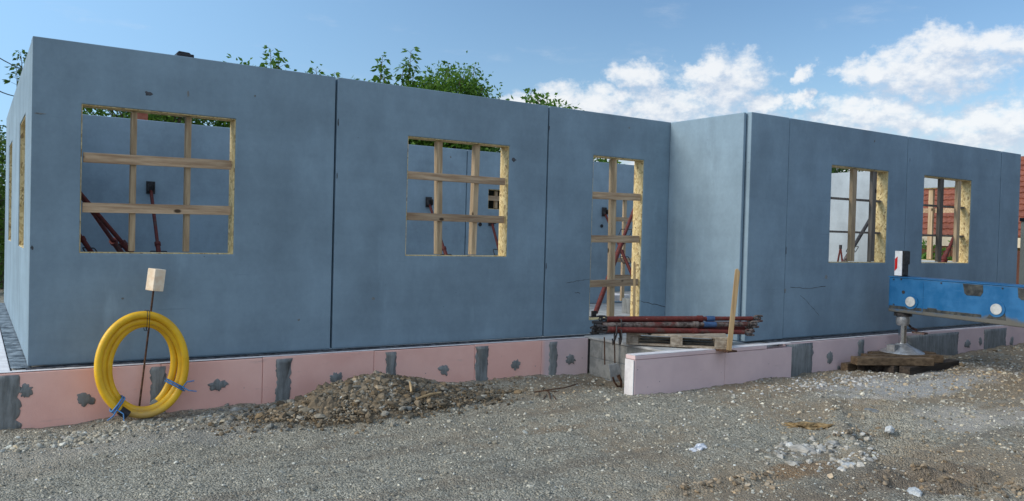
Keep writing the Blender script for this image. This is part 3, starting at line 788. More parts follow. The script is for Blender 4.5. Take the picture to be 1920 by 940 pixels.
# ------------------------------------------------------------------ yellow pipe coil and stake
coil = empty('pipe_coil', (.915, -.48, -.49), 'bright yellow pipe rolled into a coil and leaning on the pink plinth', 'pipe coil')
cen = Vector((.915, -.40, .022)); tilt = R(4)
ux = Vector((1, 0, 0)); uz = Vector((0, math.sin(tilt), math.cos(tilt))); un = ux.cross(uz)   # un ~ -Y
def cp(rad, ang, off, dx=0, dz=0, kx=1.0): return cen + ux * (rad * kx * math.sin(ang) + dx) + uz * (rad * math.cos(ang) + dz) + un * off
pts = []
N = 260; TURNS = 2.83; T0, T1 = R(211), R(211 + 360 * TURNS)
KX = .84
for i in range(N + 1):
    f_ = i / N; a = T0 + (T1 - T0) * f_; k = f_ * TURNS
    wob = .010 * math.sin(a * 1.37 + 1) + .006 * math.sin(a * 2.3)
    rx_, rz_ = .400 - .047 * k + wob, .473 - .030 * k + wob
    pts.append(cen + ux * (rx_ * math.sin(a) + .006 * math.sin(a * .4)) + uz * (rz_ * math.cos(a) - .015 * k) + un * (.060 - .046 * k + .012 * math.sin(a * 1.1)))
MB().tube(pts, .034, 18).build('yellow_pipe', m_yel, coil)
ends = pts[0], pts[-1]
MB().tube([pts[-1], pts[-1] + (pts[-1] - pts[-3]).normalized() * .06], .040, 16).build('end_cap', m_mortar, coil)
MB().tube([pts[0] + (pts[0] - pts[2]).normalized() * -.01, pts[0] + (pts[0] - pts[2]).normalized() * .075], .042, 16).build('end_cap', m_black, coil)
def tie_at(ang, nm, mt, sz=.0085, tails=True):
    # a strap wound round all three turns at this angle
    near = [p for p in pts if abs((math.atan2((p - cen).dot(ux) / KX, (p - cen).dot(uz)) - ang + math.pi) % (2 * math.pi) - math.pi) < R(4)]
    c = sum(near, Vector()) / len(near); rd = (ux * math.sin(ang) + uz * math.cos(ang)).normalized()
    er = max(abs((p - c).dot(rd)) for p in near) + .041; en = max(abs((p - c).dot(un)) for p in near) + .041
    loop = [c + rd * er * math.copysign(abs(math.cos(a)) ** .6, math.cos(a)) + un * en * math.copysign(abs(math.sin(a)) ** .6, math.sin(a)) for a in [2 * math.pi * i / 28 for i in range(28)]]
    mb = MB().tube(loop, sz, 6, closed=True)
    tg = rd.cross(un)
    mb.tube([p + tg * .02 for p in loop], sz, 6, closed=True)
    if tails:
        k = c + un * (en + .01) + rd * er * .5
        mb.tube([k, k + rd * .06 + un * .03, k + rd * .14 + un * .03 + uz * .03], sz * .7, 6)
        mb.tube([k, k - tg * .06 + un * .03, k - tg * .10 + rd * .05 + un * .04], sz * .7, 6)
    mb.build(nm, mt, coil)
tie_at(R(122), 'blue_tie', m_tie); tie_at(R(216), 'blue_tie', m_tie); tie_at(R(2), 'thin_band', m_black, .003, False)


stake = empty('marker_stake', (.89, -.25, -.5), 'thin rusty rod tipped with a pale wooden block behind the yellow coil', 'stake')
MB().tube([(.885, -.252, -.60), (1.020, -.235, .76)], .009, 8).build('steel_rod', m_rust, stake)
bm_ = Matrix.Translation((1.032, -.235, .795)) @ Matrix.Rotation(R(6), 4, 'Y') @ Matrix.Rotation(R(-62), 4, 'Z')
MB().box((-.055, -.06, -.105), (.055, .06, .105), bm_).build('wooden_block', m_blockw, stake, .006)

# ------------------------------------------------------------------ pallet, props and stakes
PA = Vector((6.26, -1.08, 0)); PB = Vector((7.09, -1.90, 0)); pd = (PB - PA).normalized(); pn_ = Vector((-pd.y, pd.x, 0))
PM = Matrix((pd, pn_, Vector((0, 0, 1)))).transposed().to_4x4(); PM.translation = Vector((PA.x, PA.y, .009))
pal = empty('wooden_pallet', (PA + pd * .6 + pn_ * .4), 'weathered wooden pallet carrying the red props on the porch plinth', 'pallet')
PL, PW = 1.2, .8
for y in (0, .35, .70):
    MB().box((0, y, .0), (PL, y + .10, .022), PM).build('bottom_board', m_pal, pal, .003)
    for x in (0, .53, 1.055): MB().box((x, y - .002, .0225), (x + .145, y + .102, .10), PM).build('spacer_block', m_pal, pal, .004)
for x in (0, .53, 1.055): MB().box((x, 0, .1005), (x + .145, PW, .122), PM).build('stringer_board', m_pal, pal, .003)
for y, w in ((0, .145), (.17, .1), (.33, .145), (.51, .1), (.655, .145)): MB().box((-.003, y, .1225), (PL + .003, y + w, .144), PM).build('deck_board', m_pal, pal, .003)

PR0 = Vector((5.80, -1.02, 0)); PR1 = Vector((7.93, -1.69, 0)); qd = (PR1 - PR0).normalized(); qn = Vector((-qd.y, qd.x, 0))
def prop(off, z, sh, Lp, label, mt, tilt_=0.0, r_=.034, fork=True):
    a = PR0 + qd * sh + qn * off + Vector((0, 0, z + tilt_)); b = a + qd * Lp + Vector((0, 0, -2 * tilt_)); d = (b - a).normalized()
    root = empty('steel_prop', (a + b) / 2, label, 'prop', 'steel props stacked on the pallet')
    m1 = a + d * Lp * .62
    MB().tube([a + d * .10, m1], r_, 14).build('outer_tube', mt, root)
    MB().tube([m1, b - d * .12], r_ * .82, 14).tube([m1 - d * .06, m1 + d * .01], r_ * 1.22, 14).build('inner_tube', mt if mt is m_dsteel else m_red, root)
    for e, s_ in ((a, 1), (b, -1)):
        k = e + d * .10 * s_
        mb = MB().tube([e + d * .02 * s_, k], .016, 8)
        w = Vector((0, 0, 1))
        for g_ in (1, -1):
            mb.tube([k + w * .02 * g_, k - d * .03 * s_ + w * .034 * g_, e + w * .036 * g_, e - d * .03 * s_ + w * .03 * g_], .012, 7)
        ring(mb, e + d * .02 * s_, qn, .024, .009, 12)
        mb.build('end_fork', m_dark if s_ > 0 else m_dsteel, root)
    hk = a + d * (.25 if off < .1 else .32)
    MB().tube([hk - qn * r_, hk - qn * (r_ + .05) , hk - qn * (r_ + .06) - Vector((0, 0, .10)), hk - qn * (r_ + .02) - Vector((0, 0, .17)), hk - qn * r_ - Vector((0, 0, .10))], .009, 7).build('crank_handle', m_dark, root)
    return root
prop(-.04, .185, .05, 2.08, 'lowest front red prop on the pallet, its right end drooping past the stake', m_red, .028)
prop(.06, .188, .0, 2.2, 'lowest middle red prop in the stack on the pallet', m_red)
prop(.16, .185, .06, 2.2, 'lowest rear red prop in the stack on the pallet', m_red)
prop(.0, .256, .0, 2.22, 'mud-caked grey prop in the middle layer, front of the stack', m_dsteel)
prop(.10, .256, .04, 2.2, 'red prop in the middle layer, rear of the stack', m_red)
prop(.045, .325, .08, 2.22, 'topmost clean red prop of the stack with a blue tape mark', m_red)
tp = PR0 + qd * 1.46
tapes = bpy.data.objects['steel_prop.005']; tc = PR0 + qd * 1.52 + qn * .045 + Vector((0, 0, .325))
MB().tube([tc, tc + qd * .11], .0355, 14).build('blue_tape', m_tape, tapes)
tg_ = bpy.data.objects['steel_prop.003']; tc = PR0 + qd * 1.46 + qn * .0 + Vector((0, 0, .256))
MB().tube([tc, tc + qd * .17], .0355, 14).build('blue_tape', m_tape, tg_)

def stick(name, b, tpt, w, th, label):
    b, tpt = Vector(b), Vector(tpt); d = (tpt - b).normalized(); s_ = rt.copy(); s_ = (s_ - d * s_.dot(d)).normalized(); n_ = d.cross(s_)
    mm = Matrix((s_, n_, d)).transposed().to_4x4(); mm.translation = b; L_ = (tpt - b).length
    mb = MB(); mb.add([mm @ Vector(p) for p in ((-w / 2, -th / 2, 0), (w / 2, -th / 2, 0), (w / 2, th / 2, 0), (-w / 2, th / 2, 0), (-w / 2, -th / 2, L_ - .015), (-w * .05, -th / 2, L_), (w / 2, -th / 2, L_ - .04), (w / 2, th / 2, L_ - .04), (-w * .05, th / 2, L_), (-w / 2, th / 2, L_ - .015))],
        [(0, 3, 2, 1), (0, 1, 6, 5, 4), (2, 3, 9, 8, 7), (1, 2, 7, 6), (3, 0, 4, 9), (4, 5, 8, 9), (5, 6, 7, 8)])
    return mb.root(name, m_stake, b, label, 'stake', 'wooden stakes at the pallet', .002)
stick('wooden_stake', (7.075, -1.985, .01), (6.98 + .17, -1.985 - .03, .985), .058, .022, 'tall splintered wooden stake upright at the near corner of the pallet')
q0 = onY(1189, 612, -.42); q1 = onY(1190, 490, -.42)
stick('wooden_stake', (q0.x, -.42, -.004), q1, .03, .03, 'thin wooden stake standing behind the props in front of the doorway')
MB().box((7.02, -2.02, -.012), (7.18, -1.83, .0085)).root('timber_wedge', m_rust, (7.1, -1.93, -.012), 'small dark wedge under the near corner of the pallet', 'wedge', bevel=.003)

# things in the gap between the plinths
cs = empty('broken_slab', (6.2, -.95, -.55), 'rounded grey broken slab piece leaning in the gap between the pink plinths', 'slab piece')
q = onY(1155, 712, -1.15)
pl = [(-.09, -.02), (.09, -.02), (.10, .10), (.085, .16), (.04, .19), (-.09, .185)]
MB().prism([(q.x + x, -1.15 + z * .25, q.z + z) for x, z in pl], (0.03, .045, -.01)).build('slab_piece', m_block, cs, .015)
rb = empty('bent_strap', (6.05, -1.25, -.5), 'bent rusty strap lying in the gap beside the white foam end', 'strap')
qq = onY(1157, 716, -1.25)
MB().tube([qq + Vector((-.07, 0, .06)), qq + Vector((-.05, -.01, .0)), qq + Vector((-.01, -.02, -.05)), qq + Vector((.04, -.02, -.055)), qq + Vector((.06, 0, -.01)), qq + Vector((.02, .02, .07))], .012, 8).build('strap_loop', m_rust, rb)
MB().tube([qq + Vector((.09, .02, -.08)), qq + Vector((.08, .01, .0)), qq + Vector((.03, .0, .08))], .010, 8).build('strap_end', m_rust, rb)
for k, px in enumerate((1133, 1152)):
    a = onY(px, 640, -.8); b = onY(px + 1, 684, -.8)
    MB().tube([a + Vector((0, 0, .05)), b], .008, 7).root('steel_pin', m_rust, b, ('left thin dark rod hanging before the block wall', 'right thin dark rod hanging before the block wall')[k], 'rod', 'thin rods in front of the block wall')

# ------------------------------------------------------------------ crane outrigger
og = empty('crane_outrigger', (10.72, -2.2, -.3), 'blue crane outrigger beam with a steel jack leg resting on timbers', 'outrigger')
BX0, BX1, BY1, BY0, BZ0, BZ1 = 10.55, 10.93, -1.845, -5.6, .36, .852
mb = MB()
mb.prism([(BX0, BY1, BZ0), (BX0, BY1, BZ1), (BX0, BY0, BZ1 - .055), (BX0, BY0, BZ0 - .085)], (BX1 - BX0, 0, 0))
mb.f = [tuple(reversed(f)) for f in mb.f]
beam = mb.build('beam', m_blue, og, .012)
MB().prism([(BX0 - .012, BY1 + .004, BZ1 + .0015), (BX0 - .012, BY1 + .004, BZ1 + .014), (BX0 - .012, BY0, BZ1 - .041), (BX0 - .012, BY0, BZ1 - .0535)], (BX1 - BX0 + .024, 0, 0)).build('top_flange', m_blue, beam)
def disc_on(px, py, r1, mt, nm, par, d0=.0, d1=.02, n=28):
    q = onX(px, py, BX0); return MB().tube([(BX0 + .02, q.y, q.z), (BX0 - d1, q.y, q.z)], r1, n).build(nm, mt, par, .003)
for px, py in ((1708, 566), (1869, 580)):
    c1 = disc_on(px, py, .105, m_blue, 'cap_ring', og, d1=.012)
    disc_on(px, py, .070, m_cap, 'round_cap', og, d1=.022)
q = onX(1694, 548, BX0); MB().tube([(BX0 + .01, q.y, q.z), (BX0 - .004, q.y, q.z)], .024, 12).build('bolt_hole', m_black, og)
def side_plate(pxs, nm, mt, d=.006):
    p = [onX(a, b, BX0 - d) for a, b in pxs]; return MB().prism(p, (d + .01, 0, 0)).build(nm, mt, og, .004)
for ys in (-2.35, -3.95):
    MB().box((BX0 - .005, ys - .006, BZ0 + .02), (BX0 + .004, ys + .006, BZ1 - .045)).build('weld_seam', m_blue, og)
for px, py in ((1676, 524), (1676, 571), (1690, 524), (1765, 531), (1880, 541)):
    q = onX(px, py, BX0); MB().tube([(BX0 + .004, q.y, q.z), (BX0 - .010, q.y, q.z)], .011, 6).build('bolt', m_dark, og)
m_grime = mat('oily_grime', speckle((.018, .022, .025), (.07, .075, .07), 9), .7)
side_plate([(1805, 532), (1843, 535), (1843, 549), (1838, 556), (1812, 554), (1808, 550)], 'lift_pocket', m_grime)
side_plate([(1908, 540), (1945, 543), (1945, 566), (1915, 563), (1909, 558)], 'lift_pocket', m_grime)
side_plate([(1738, 577), (1756, 579), (1756, 585.5), (1740, 584)], 'grease_smear', m_grime, .003)
side_plate([(1862, 578), (1876, 579), (1885, 590), (1886, 601.5), (1848, 597), (1855, 590)], 'grease_smear', m_grime, .003)
side_plate([(1667, 572), (1762, 582), (1840, 590), (1840, 596), (1667, 578)], 'grease_smear', m_grime, .002)
jc = Vector((10.70, -1.985, 0))
gzj = -.30
MB().tube([jc + Vector((0, 0, .37)), jc + Vector((0, 0, .30))], .12, 24).build('jack_housing', m_dark, og)
MB().tube([jc + Vector((0, 0, .30)), jc + Vector((0, 0, .27)), jc + Vector((0, 0, .20)), jc + Vector((0, 0, .165))], [.088, .092, .09, .075], 24).build('jack_collar', m_galv, og)
MB().tube([jc + Vector((0, 0, .17)), jc + Vector((0, 0, -.16))], .054, 24).build('jack_rod', m_chrome, og)
MB().tube([jc + Vector((0, 0, -.09)), jc + Vector((0, 0, -.115)), jc + Vector((0, 0, -.205)), jc + Vector((0, 0, -.218))], [.07, .10, .29, .30], 36).box((jc.x - .27, jc.y - .05, -.195), (jc.x - .15, jc.y + .07, -.10)).build('foot_pad', m_galv, og)
hv = empty_ = MB().tube([jc + Vector((.08, -.02, .19)), jc + Vector((.14, -.05, .13)), jc + Vector((.19, -.10, .10))], .018, 8).box((jc.x + .10, jc.y - .26, .055), (jc.x + .20, jc.y - .08, .08)).build('valve_lever', m_dsteel, og, .003)
mk = MB().box((10.66, -1.985, .874), (10.80, -1.862, 1.235)).build('marker_housing', m_black, og, .012)
MB().box((10.646, -1.972, .876), (10.658, -1.862, 1.23)).build('white_plate', m_wpaint, mk, .003)
zc = 1.045
MB().prism([(10.6445, -1.868, zc - .105), (10.6445, -1.868, zc + .07), (10.6445, -1.905, zc + .105), (10.6445, -1.905, zc - .06)], (-.003, 0, 0)).build('red_reflector', m_redp, mk)
MB().box((10.66, -1.995, 1.04), (10.81, -1.988, 1.23)).build('housing_rib', m_dark, mk, .004)
MB().box((10.64, -2.0, .868), (10.82, -1.85, .8735)).build('mount_plate', m_dark, mk)

# the crane truck the outrigger belongs to, standing to the right of the frame
ct = empty('crane_truck', (13.0, -6.9, -.5), 'blue crane truck parked right of the yard with its outrigger beam extended', 'truck')
MB().box((9.3, -8.0, .25), (18.5, -5.62, .95)).build('chassis', m_blue, ct, .03)
MB().box((9.5, -7.9, .955), (11.6, -5.7, 2.9)).build('cab', m_blue, ct, .12)
MB().box((12.2, -7.7, .955), (15.6, -5.9, 2.7)).build('crane_house', m_blue, ct, .06)
MB().box((9.4, -7.1, 2.905), (18.8, -6.4, 3.6)).build('telescopic_boom', m_blue, ct, .05)
MB().box((9.488, -7.7, 1.9), (9.498, -5.9, 2.6)).build('windscreen', m_glass, ct)
for x in (10.6, 12.4, 15.4, 17.0):
    for y in (-7.95, -5.98):
        w_ = MB().tube([(x, y, .05), (x, y + .34, .05)], .54, 28).build('wheel', m_black, ct)
        MB().tube([(x, y - .012, .05), (x, y - .002, .05)], .27, 20).tube([(x, y + .342, .05), (x, y + .352, .05)], .27, 20).build('rim', m_galv, w_)

# timbers under the jack
def timber(cx, cy, z, L_, w, h, ang, mt, label):
    mm = Matrix.Translation((cx, cy, z)) @ Matrix.Rotation(R(ang), 4, 'Z')
    return MB().box((-L_ / 2, -w / 2, 0), (L_ / 2, w / 2, h), mm).root('cribbing_timber', mt, (cx, cy, z), label, 'timber', 'timbers stacked under the jack', .008)
zb = -.445
lo = (('nearest and longest black sleeper in the lower layer under the jack', 10.08, 11.48, -2.36), ('second black sleeper from the front in the lower layer', 9.97, 11.2, -2.20),
      ('dark timber third from the front in the lower layer', 9.86, 11.15, -2.045), ('dark timber fourth from the front in the lower layer', 9.74, 11.1, -1.935), ('brown rearmost timber at the left end of the lower layer', 9.55, 10.9, -1.81))
for k, (lb_, xa, xb, y) in enumerate(lo):
    timber((xa + xb) / 2, y, zb - .01, xb - xa, .150 if k < 3 else .105, .128 + .003 * (k % 2), 3, (m_cribd, m_cribd, m_cribd, m_cribd, m_crib)[k], lb_)
for k, (cx, cy, L_, lb_) in enumerate(((10.06, -2.235, 1.12, 'front brown timber of the upper layer under the foot pad'), (10.42, -2.16, 1.15, 'middle brown timber of the upper layer under the foot pad'), (10.62, -2.02, 1.0, 'rear brown timber of the upper layer under the foot pad'))):
    timber(cx + .05 * k, cy + .03 * k, zb + .1225, L_, .17, .103, -27 + k, m_crib, lb_)

# ------------------------------------------------------------------ loose stones, heap, gravel
def ico():
    p = (1 + 5 ** .5) / 2
    v = np.array([(-1, p, 0), (1, p, 0), (-1, -p, 0), (1, -p, 0), (0, -1, p), (0, 1, p), (0, -1, -p), (0, 1, -p), (p, 0, -1), (p, 0, 1), (-p, 0, -1), (-p, 0, 1)], float)
    f = np.array([(0, 11, 5), (0, 5, 1), (0, 1, 7), (0, 7, 10), (0, 10, 11), (1, 5, 9), (5, 11, 4), (11, 10, 2), (10, 7, 6), (7, 1, 8), (3, 9, 4), (3, 4, 2), (3, 2, 6), (3, 6, 8), (3, 8, 9), (4, 9, 5), (2, 4, 11), (6, 2, 10), (8, 6, 7), (9, 8, 1)])
    return v / np.linalg.norm(v[0]), f
IV, IF = ico()
def scatter(name, P, size, cols, m, flat=(.45, .85)):
    n = len(P)
    sc = size[:, None] * np.c_[rng.uniform(.75, 1.3, n), rng.uniform(.6, 1.1, n), rng.uniform(*flat, n)]
    V = IV[None] * (1 + rng.uniform(-.28, .28, (n, 12, 1))) * sc[:, None, :]
    a = rng.uniform(0, 6.283, n); ca, sa = np.cos(a)[:, None], np.sin(a)[:, None]
    tl = rng.uniform(-.45, .45, n)[:, None]
    x = V[..., 0] * ca - V[..., 1] * sa; y = V[..., 0] * sa + V[..., 1] * ca; z = V[..., 2] + x * np.sin(tl)
    V = np.stack([x, y, z], -1) + P[:, None, :]
    Fs = (IF[None] + 12 * np.arange(n)[:, None, None]).reshape(-1, 3)
    return np_mesh(name, V.reshape(-1, 3), Fs, m, False, np.repeat(cols, 12, 0))
def stone_cols(n, base, sp=.3, warm=.05):
    k = np.exp(rng.normal(0, sp, n))[:, None]; w = rng.normal(0, warm, n)[:, None]
    return np.clip(np.array(base)[None] * k * (1 + w * np.array([1, 0, -1.4])[None]), .03, .72)

HC = np.array((3.05, -.95))
HEAP = [(2.98, -.76, .38, .38, .20), (2.50, -.84, .30, .32, .135), (3.42, -.82, .44, .38, .15), (2.15, -.80, .30, .28, .04), (3.9, -.82, .40, .34, .075), (2.9, -1.15, .8, .32, .075)]
def heap_h(x, y): return sum(h * math.exp(-(((x - a) / rx) ** 2 + ((y - b) / ry) ** 2) * 1.1) for a, b, rx, ry, h in HEAP)
heap = empty('soil_heap', (3.05, -.95, -.48), 'heap of crumbly brown soil and stones in front of the pink plinth', 'soil heap')
nx, ny = 150, 80
hv_ = np.zeros((ny, nx, 3))
for j in range(ny):
    for i in range(nx):
        x = 1.2 + 3.9 * i / (nx - 1); y = -2.1 + 1.86 * j / (ny - 1)
        h = heap_h(x, y); e = min(1, h / .10)
        nz = .075 * noise.noise(Vector((x * 4, y * 4, 0))) + .05 * noise.noise(Vector((x * 10, y * 10, 4))) + .032 * noise.noise(Vector((x * 24, y * 24, 8)))
        hv_[j, i] = (x, y, gz(x, y) + h + nz * e - .03 * (1 - e) - (.03 if h < .03 else 0))
hi_ = np.arange(nx * ny).reshape(ny, nx)
hf_ = np.stack([hi_[:-1, :-1], hi_[:-1, 1:], hi_[1:, 1:], hi_[1:, :-1]], -1).reshape(-1, 4)
tone = np.array([.165, .13, .088])[None] * (1 + .35 * np.array([noise.noise(Vector((p[0] * 1.8, p[1] * 1.8, 3))) for p in hv_.reshape(-1, 3)]))[:, None]
hm = np_mesh('heap_body', hv_.reshape(-1, 3) - np.array(heap.location), hf_, m_soil, False, tone); hm.parent = heap
n = 15000
cx_ = np.concatenate([rng.normal(3.1, .60, n), rng.normal(3.1, .45, n // 2)]); cy_ = np.concatenate([rng.normal(-.92, .25, n), rng.normal(-.88, .22, n // 2)])
ok = (cy_ < -.26) & (cx_ > 1.3) & (cx_ < 5) & (cy_ > -2.1); cx_, cy_ = cx_[ok], cy_[ok]; n = len(cx_)
hh = np.array([gz(x, y) + heap_h(x, y) for x, y in zip(cx_, cy_)])
sz = np.clip(np.exp(rng.normal(math.log(.0088), .62, n)), .004, .055)
cols = np.where(rng.random((n, 1)) < .80, stone_cols(n, (.175, .138, .093), .32), stone_cols(n, (.22, .205, .17), .42))
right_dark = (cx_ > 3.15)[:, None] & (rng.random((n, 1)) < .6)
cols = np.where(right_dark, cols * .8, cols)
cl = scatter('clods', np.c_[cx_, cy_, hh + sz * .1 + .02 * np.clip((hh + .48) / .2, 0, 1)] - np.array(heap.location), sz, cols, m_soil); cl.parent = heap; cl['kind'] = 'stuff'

n = 78000
th = rng.uniform(R(-8), R(72), n); rr = rng.uniform(3.6, 21, n) ** 1.0
gx_ = CAM.x + rr * np.sin(th); gy_ = CAM.y + rr * np.cos(th)
def clear(x, y):
    if y > -.21 and -.36 < x < 6.5: return False
    if y > -1.83 and x > 5.70: return x < 6.38 and y < -.2 and not (y < -1.66)
    if y > .0 and x > -.36: return False
    return True
ok = np.array([clear(x, y) for x, y in zip(gx_, gy_)]); gx_, gy_, rr = gx_[ok], gy_[ok], rr[ok]; n = len(gx_)
hz_ = np.array([gz(x, y) for x, y in zip(gx_, gy_)])
sz = np.clip(np.exp(rng.normal(math.log(.0078), .46, n)), .0035, .034) * np.clip(rr / 8, .8, 1.7)
cols = stone_cols(n, (.335, .318, .265), .34, .035)
brown = np.array([noise.noise(Vector((x * .55, y * .55, 7))) + .07 * (x - 4.5) for x, y in zip(gx_, gy_)])
cols = np.where((brown > .25)[:, None] & (rng.random((n, 1)) < .55), cols * np.array([.90, .76, .62]), cols)
cols = np.where(rng.random((n, 1)) < .003, np.array([[.60, .59, .55]]), cols)
def cluster(px, py, sx_, sy_, k, s0, s1, tone_):
    global gx_, gy_, hz_, sz, cols
    q = onZ(px, py, -.48); x = rng.normal(q.x, sx_, k); y = rng.normal(q.y, sy_, k)
    ok = np.array([clear(a, b) for a, b in zip(x, y)]); x, y = x[ok], y[ok]; k = len(x)
    gx_ = np.r_[gx_, x]; gy_ = np.r_[gy_, y]; hz_ = np.r_[hz_, [gz(a, b) for a, b in zip(x, y)]]
    sz = np.r_[sz, np.exp(rng.uniform(math.log(s0), math.log(s1), k))]; cols = np.r_[cols, stone_cols(k, tone_, .25, .04)]
cluster(1535, 848, .28, .13, 130, .009, .045, (.37, .355, .32))
cluster(1600, 872, .25, .10, 70, .009, .04, (.40, .385, .35))
cluster(130, 812, .28, .13, 260, .008, .035, (.38, .36, .30))
cluster(350, 790, .35, .10, 160, .008, .03, (.35, .335, .28))
cluster(1560, 725, .8, .20, 420, .008, .028, (.42, .41, .385))
cluster(1850, 700, .7, .30, 300, .008, .03, (.36, .34, .30))
cluster(1400, 905, .35, .10, 90, .008, .03, (.36, .28, .19))
for (ax_, ay_, bx_, by_) in RUTS:
    for k in range(5):
        f_ = (k + .5) / 5; m_ = 16
        x = ax_ + (bx_ - ax_) * f_ + rng.normal(0, .09, m_); y = ay_ + (by_ - ay_) * f_ + rng.normal(0, .05, m_)
        gx_ = np.r_[gx_, x]; gy_ = np.r_[gy_, y]; hz_ = np.r_[hz_, [gz(a, b) for a, b in zip(x, y)]]
        sz = np.r_[sz, np.exp(rng.uniform(math.log(.008), math.log(.028), m_))]; cols = np.r_[cols, stone_cols(m_, (.21, .165, .115), .25, .04)]
cluster(470, 775, .35, .14, 200, .008, .04, (.28, .26, .22))
gr = scatter('gravel', np.c_[gx_, gy_, hz_ + sz * .05], sz, cols, m_stone); gr['kind'] = 'stuff'

def rock(name, px, py, w, d, h, m, label, cat='rock', seed=1, rough=.35, group=None, zoff=-.02, sub=3):
    q = onZ(px, py, gz(*onZ(px, py, -.5).xy[:]))
    import bmesh
    bm = bmesh.new(); bmesh.ops.create_icosphere(bm, subdivisions=sub, radius=1)
    for v in bm.verts:
        k = 1 + rough * noise.noise(v.co * 1.6 + Vector((seed * 3.1, seed, 0))) + rough * .5 * noise.noise(v.co * 4 + Vector((seed, 0, seed * 2)))
        v.co = Vector((v.co.x * w * k, v.co.y * d * k, max(v.co.z, -.5) * h * k))
    me = bpy.data.meshes.new(name); bm.to_mesh(me); bm.free(); me.materials.append(m)
    o = bpy.data.objects.new(name, me); COL.objects.link(o); o.location = (q.x, q.y, q.z + zoff + h * .4); o.rotation_euler = (0, 0, seed * 1.3 - .6)
    return tag(o, label, cat, group)
G = 'pale stones on the gravel'
rock('stone', 1505, 846, .105, .075, .05, m_rock, 'largest flat pale stone on the gravel in the lower right', 'stone', 2, group=G)
rock('stone', 1560, 832, .08, .05, .03, m_rock, 'flat stone just right of the largest pale stone', 'stone', 3, group=G)
rock('stone', 1475, 832, .035, .03, .028, m_rock, 'small stone above left of the largest pale stone', 'stone', 4, group=G)
rock('stone', 1668, 806, .042, .035, .04, m_plaster, 'upright white stone alone on the right side of the gravel', 'stone', 5, group=G)
rock('stone', 1715, 928, .085, .05, .045, m_plaster, 'whitish angular stone at the bottom edge, lower right', 'stone', 6, .5, group=G)
rock('stone', 1800, 938, .085, .06, .035, m_rock, 'beige stone cut by the bottom edge right of the whitish one', 'stone', 7, group=G)
rock('stone', 1645, 858, .095, .055, .03, m_rock, 'low pale stone right of the large flat group', 'stone', 8, group=G)
rock('stone', 1485, 868, .06, .04, .025, m_rock, 'low stone below the largest pale stone', 'stone', 9, group=G)
rock('stone', 1594, 872, .09, .05, .028, m_plaster, 'chalky flat stone below the stones of the lower right', 'stone', 10, group=G)
rock('stone', 1283, 798, .022, .018, .02, m_plaster, 'tiny white stone in the middle of the gravel below the porch plinth', 'stone', 12, group=G)
rock('stone', 1078, 780, .02, .016, .017, m_plaster, 'tiny white stone below the bent rebar', 'stone', 13, group=G)
rock('stone', 122, 824, .06, .045, .035, m_rock, 'pale stone at the left edge of the gravel near the plinth', 'stone', 14, group=G)
rock('stone', 440, 770, .045, .04, .035, m_rock, 'grey stone at the left foot of the soil heap', 'stone', 15, group=G)
rock('stone', 345, 757, .03, .028, .03, m_mortar, 'dark stone right beside the yellow coil', 'stone', 16, group=G)
rock('flat_lid', 1635, 767, .10, .07, .012, m_mortar, 'dark flat disc lying on the pale dusty gravel', 'disc', 11, .08)
rock('straw_clump', 1515, 800, .19, .09, .04, m_straw, 'clump of dry brown straw and soil on the right gravel', 'straw clump', 17, .7, sub=4)
rock('earth_clod', 1482, 795, .035, .03, .03, m_cribd, 'round dark clod at the left end of the straw clump', 'clod', 18)
rock('plaster_spill', 525, 747, .17, .075, .03, m_plaster, 'bluish white dried plaster spill at the left end of the soil heap', 'plaster', 19, .5, zoff=.055, sub=4)
rock('crumpled_wrap', 1312, 842, .13, .045, .032, m_paper, 'crumpled white plastic wrap on the gravel in front of the porch plinth', 'wrap', 20, .8, sub=4)
for k, (px, py, s_) in enumerate(((1400, 905, .09), (1370, 915, .07), (1340, 905, .08), (1300, 925, .06))):
    pass
# pieces of wood on the heap
hz0 = lambda x, y: gz(x, y) + heap_h(x, y)
for k, (xa, ya, xb, yb, lb_) in enumerate(((3.30, -1.30, 3.62, -1.22, 'longer pale wood splinter lying on the soil heap'), (3.30, -1.18, 3.33, -1.08, 'short pale wood chip standing on the soil heap'))):
    a = Vector((xa, ya, hz0(xa, ya) + .045)); b = Vector((xb, yb, hz0(xb, yb) + .06 + .03 * k))
    MB().tube([a, a.lerp(b, .5) + Vector((0, 0, .01)), b], [.012, .015, .008], 6).root('wood_splinter', m_stake, a, lb_, 'splinter', 'wood splinters on the heap')
rebar = empty('bent_rebar', (5.3, -.9, -.46), 'bent dark rebar sticking out of the gravel right of the soil heap', 'rebar')
def gpt(px, py, dz=0): q = onZ(px, py, -.47 + dz); return q
MB().tube([gpt(985, 738, .02), gpt(1030, 731, .05), gpt(1060, 727, .06), gpt(1083, 720, .05)], .007, 6).tube([gpt(1022, 730, .03), gpt(1030, 737, .04), gpt(1034, 757, .0)], .006, 6).tube([gpt(1005, 735, .03), gpt(1025, 733, .07), gpt(1052, 735, .02)], .005, 6).build('rebar_bar', m_rust, rebar)
MB().tube([gpt(1030, 735, .02), gpt(1042, 748, .02), gpt(1048, 762, .0)], .005, 6).tube([gpt(1028, 735, .02), gpt(1020, 748, .02), gpt(1008, 755, .0)], .004, 6).build('tie_wire', m_rust, rebar)

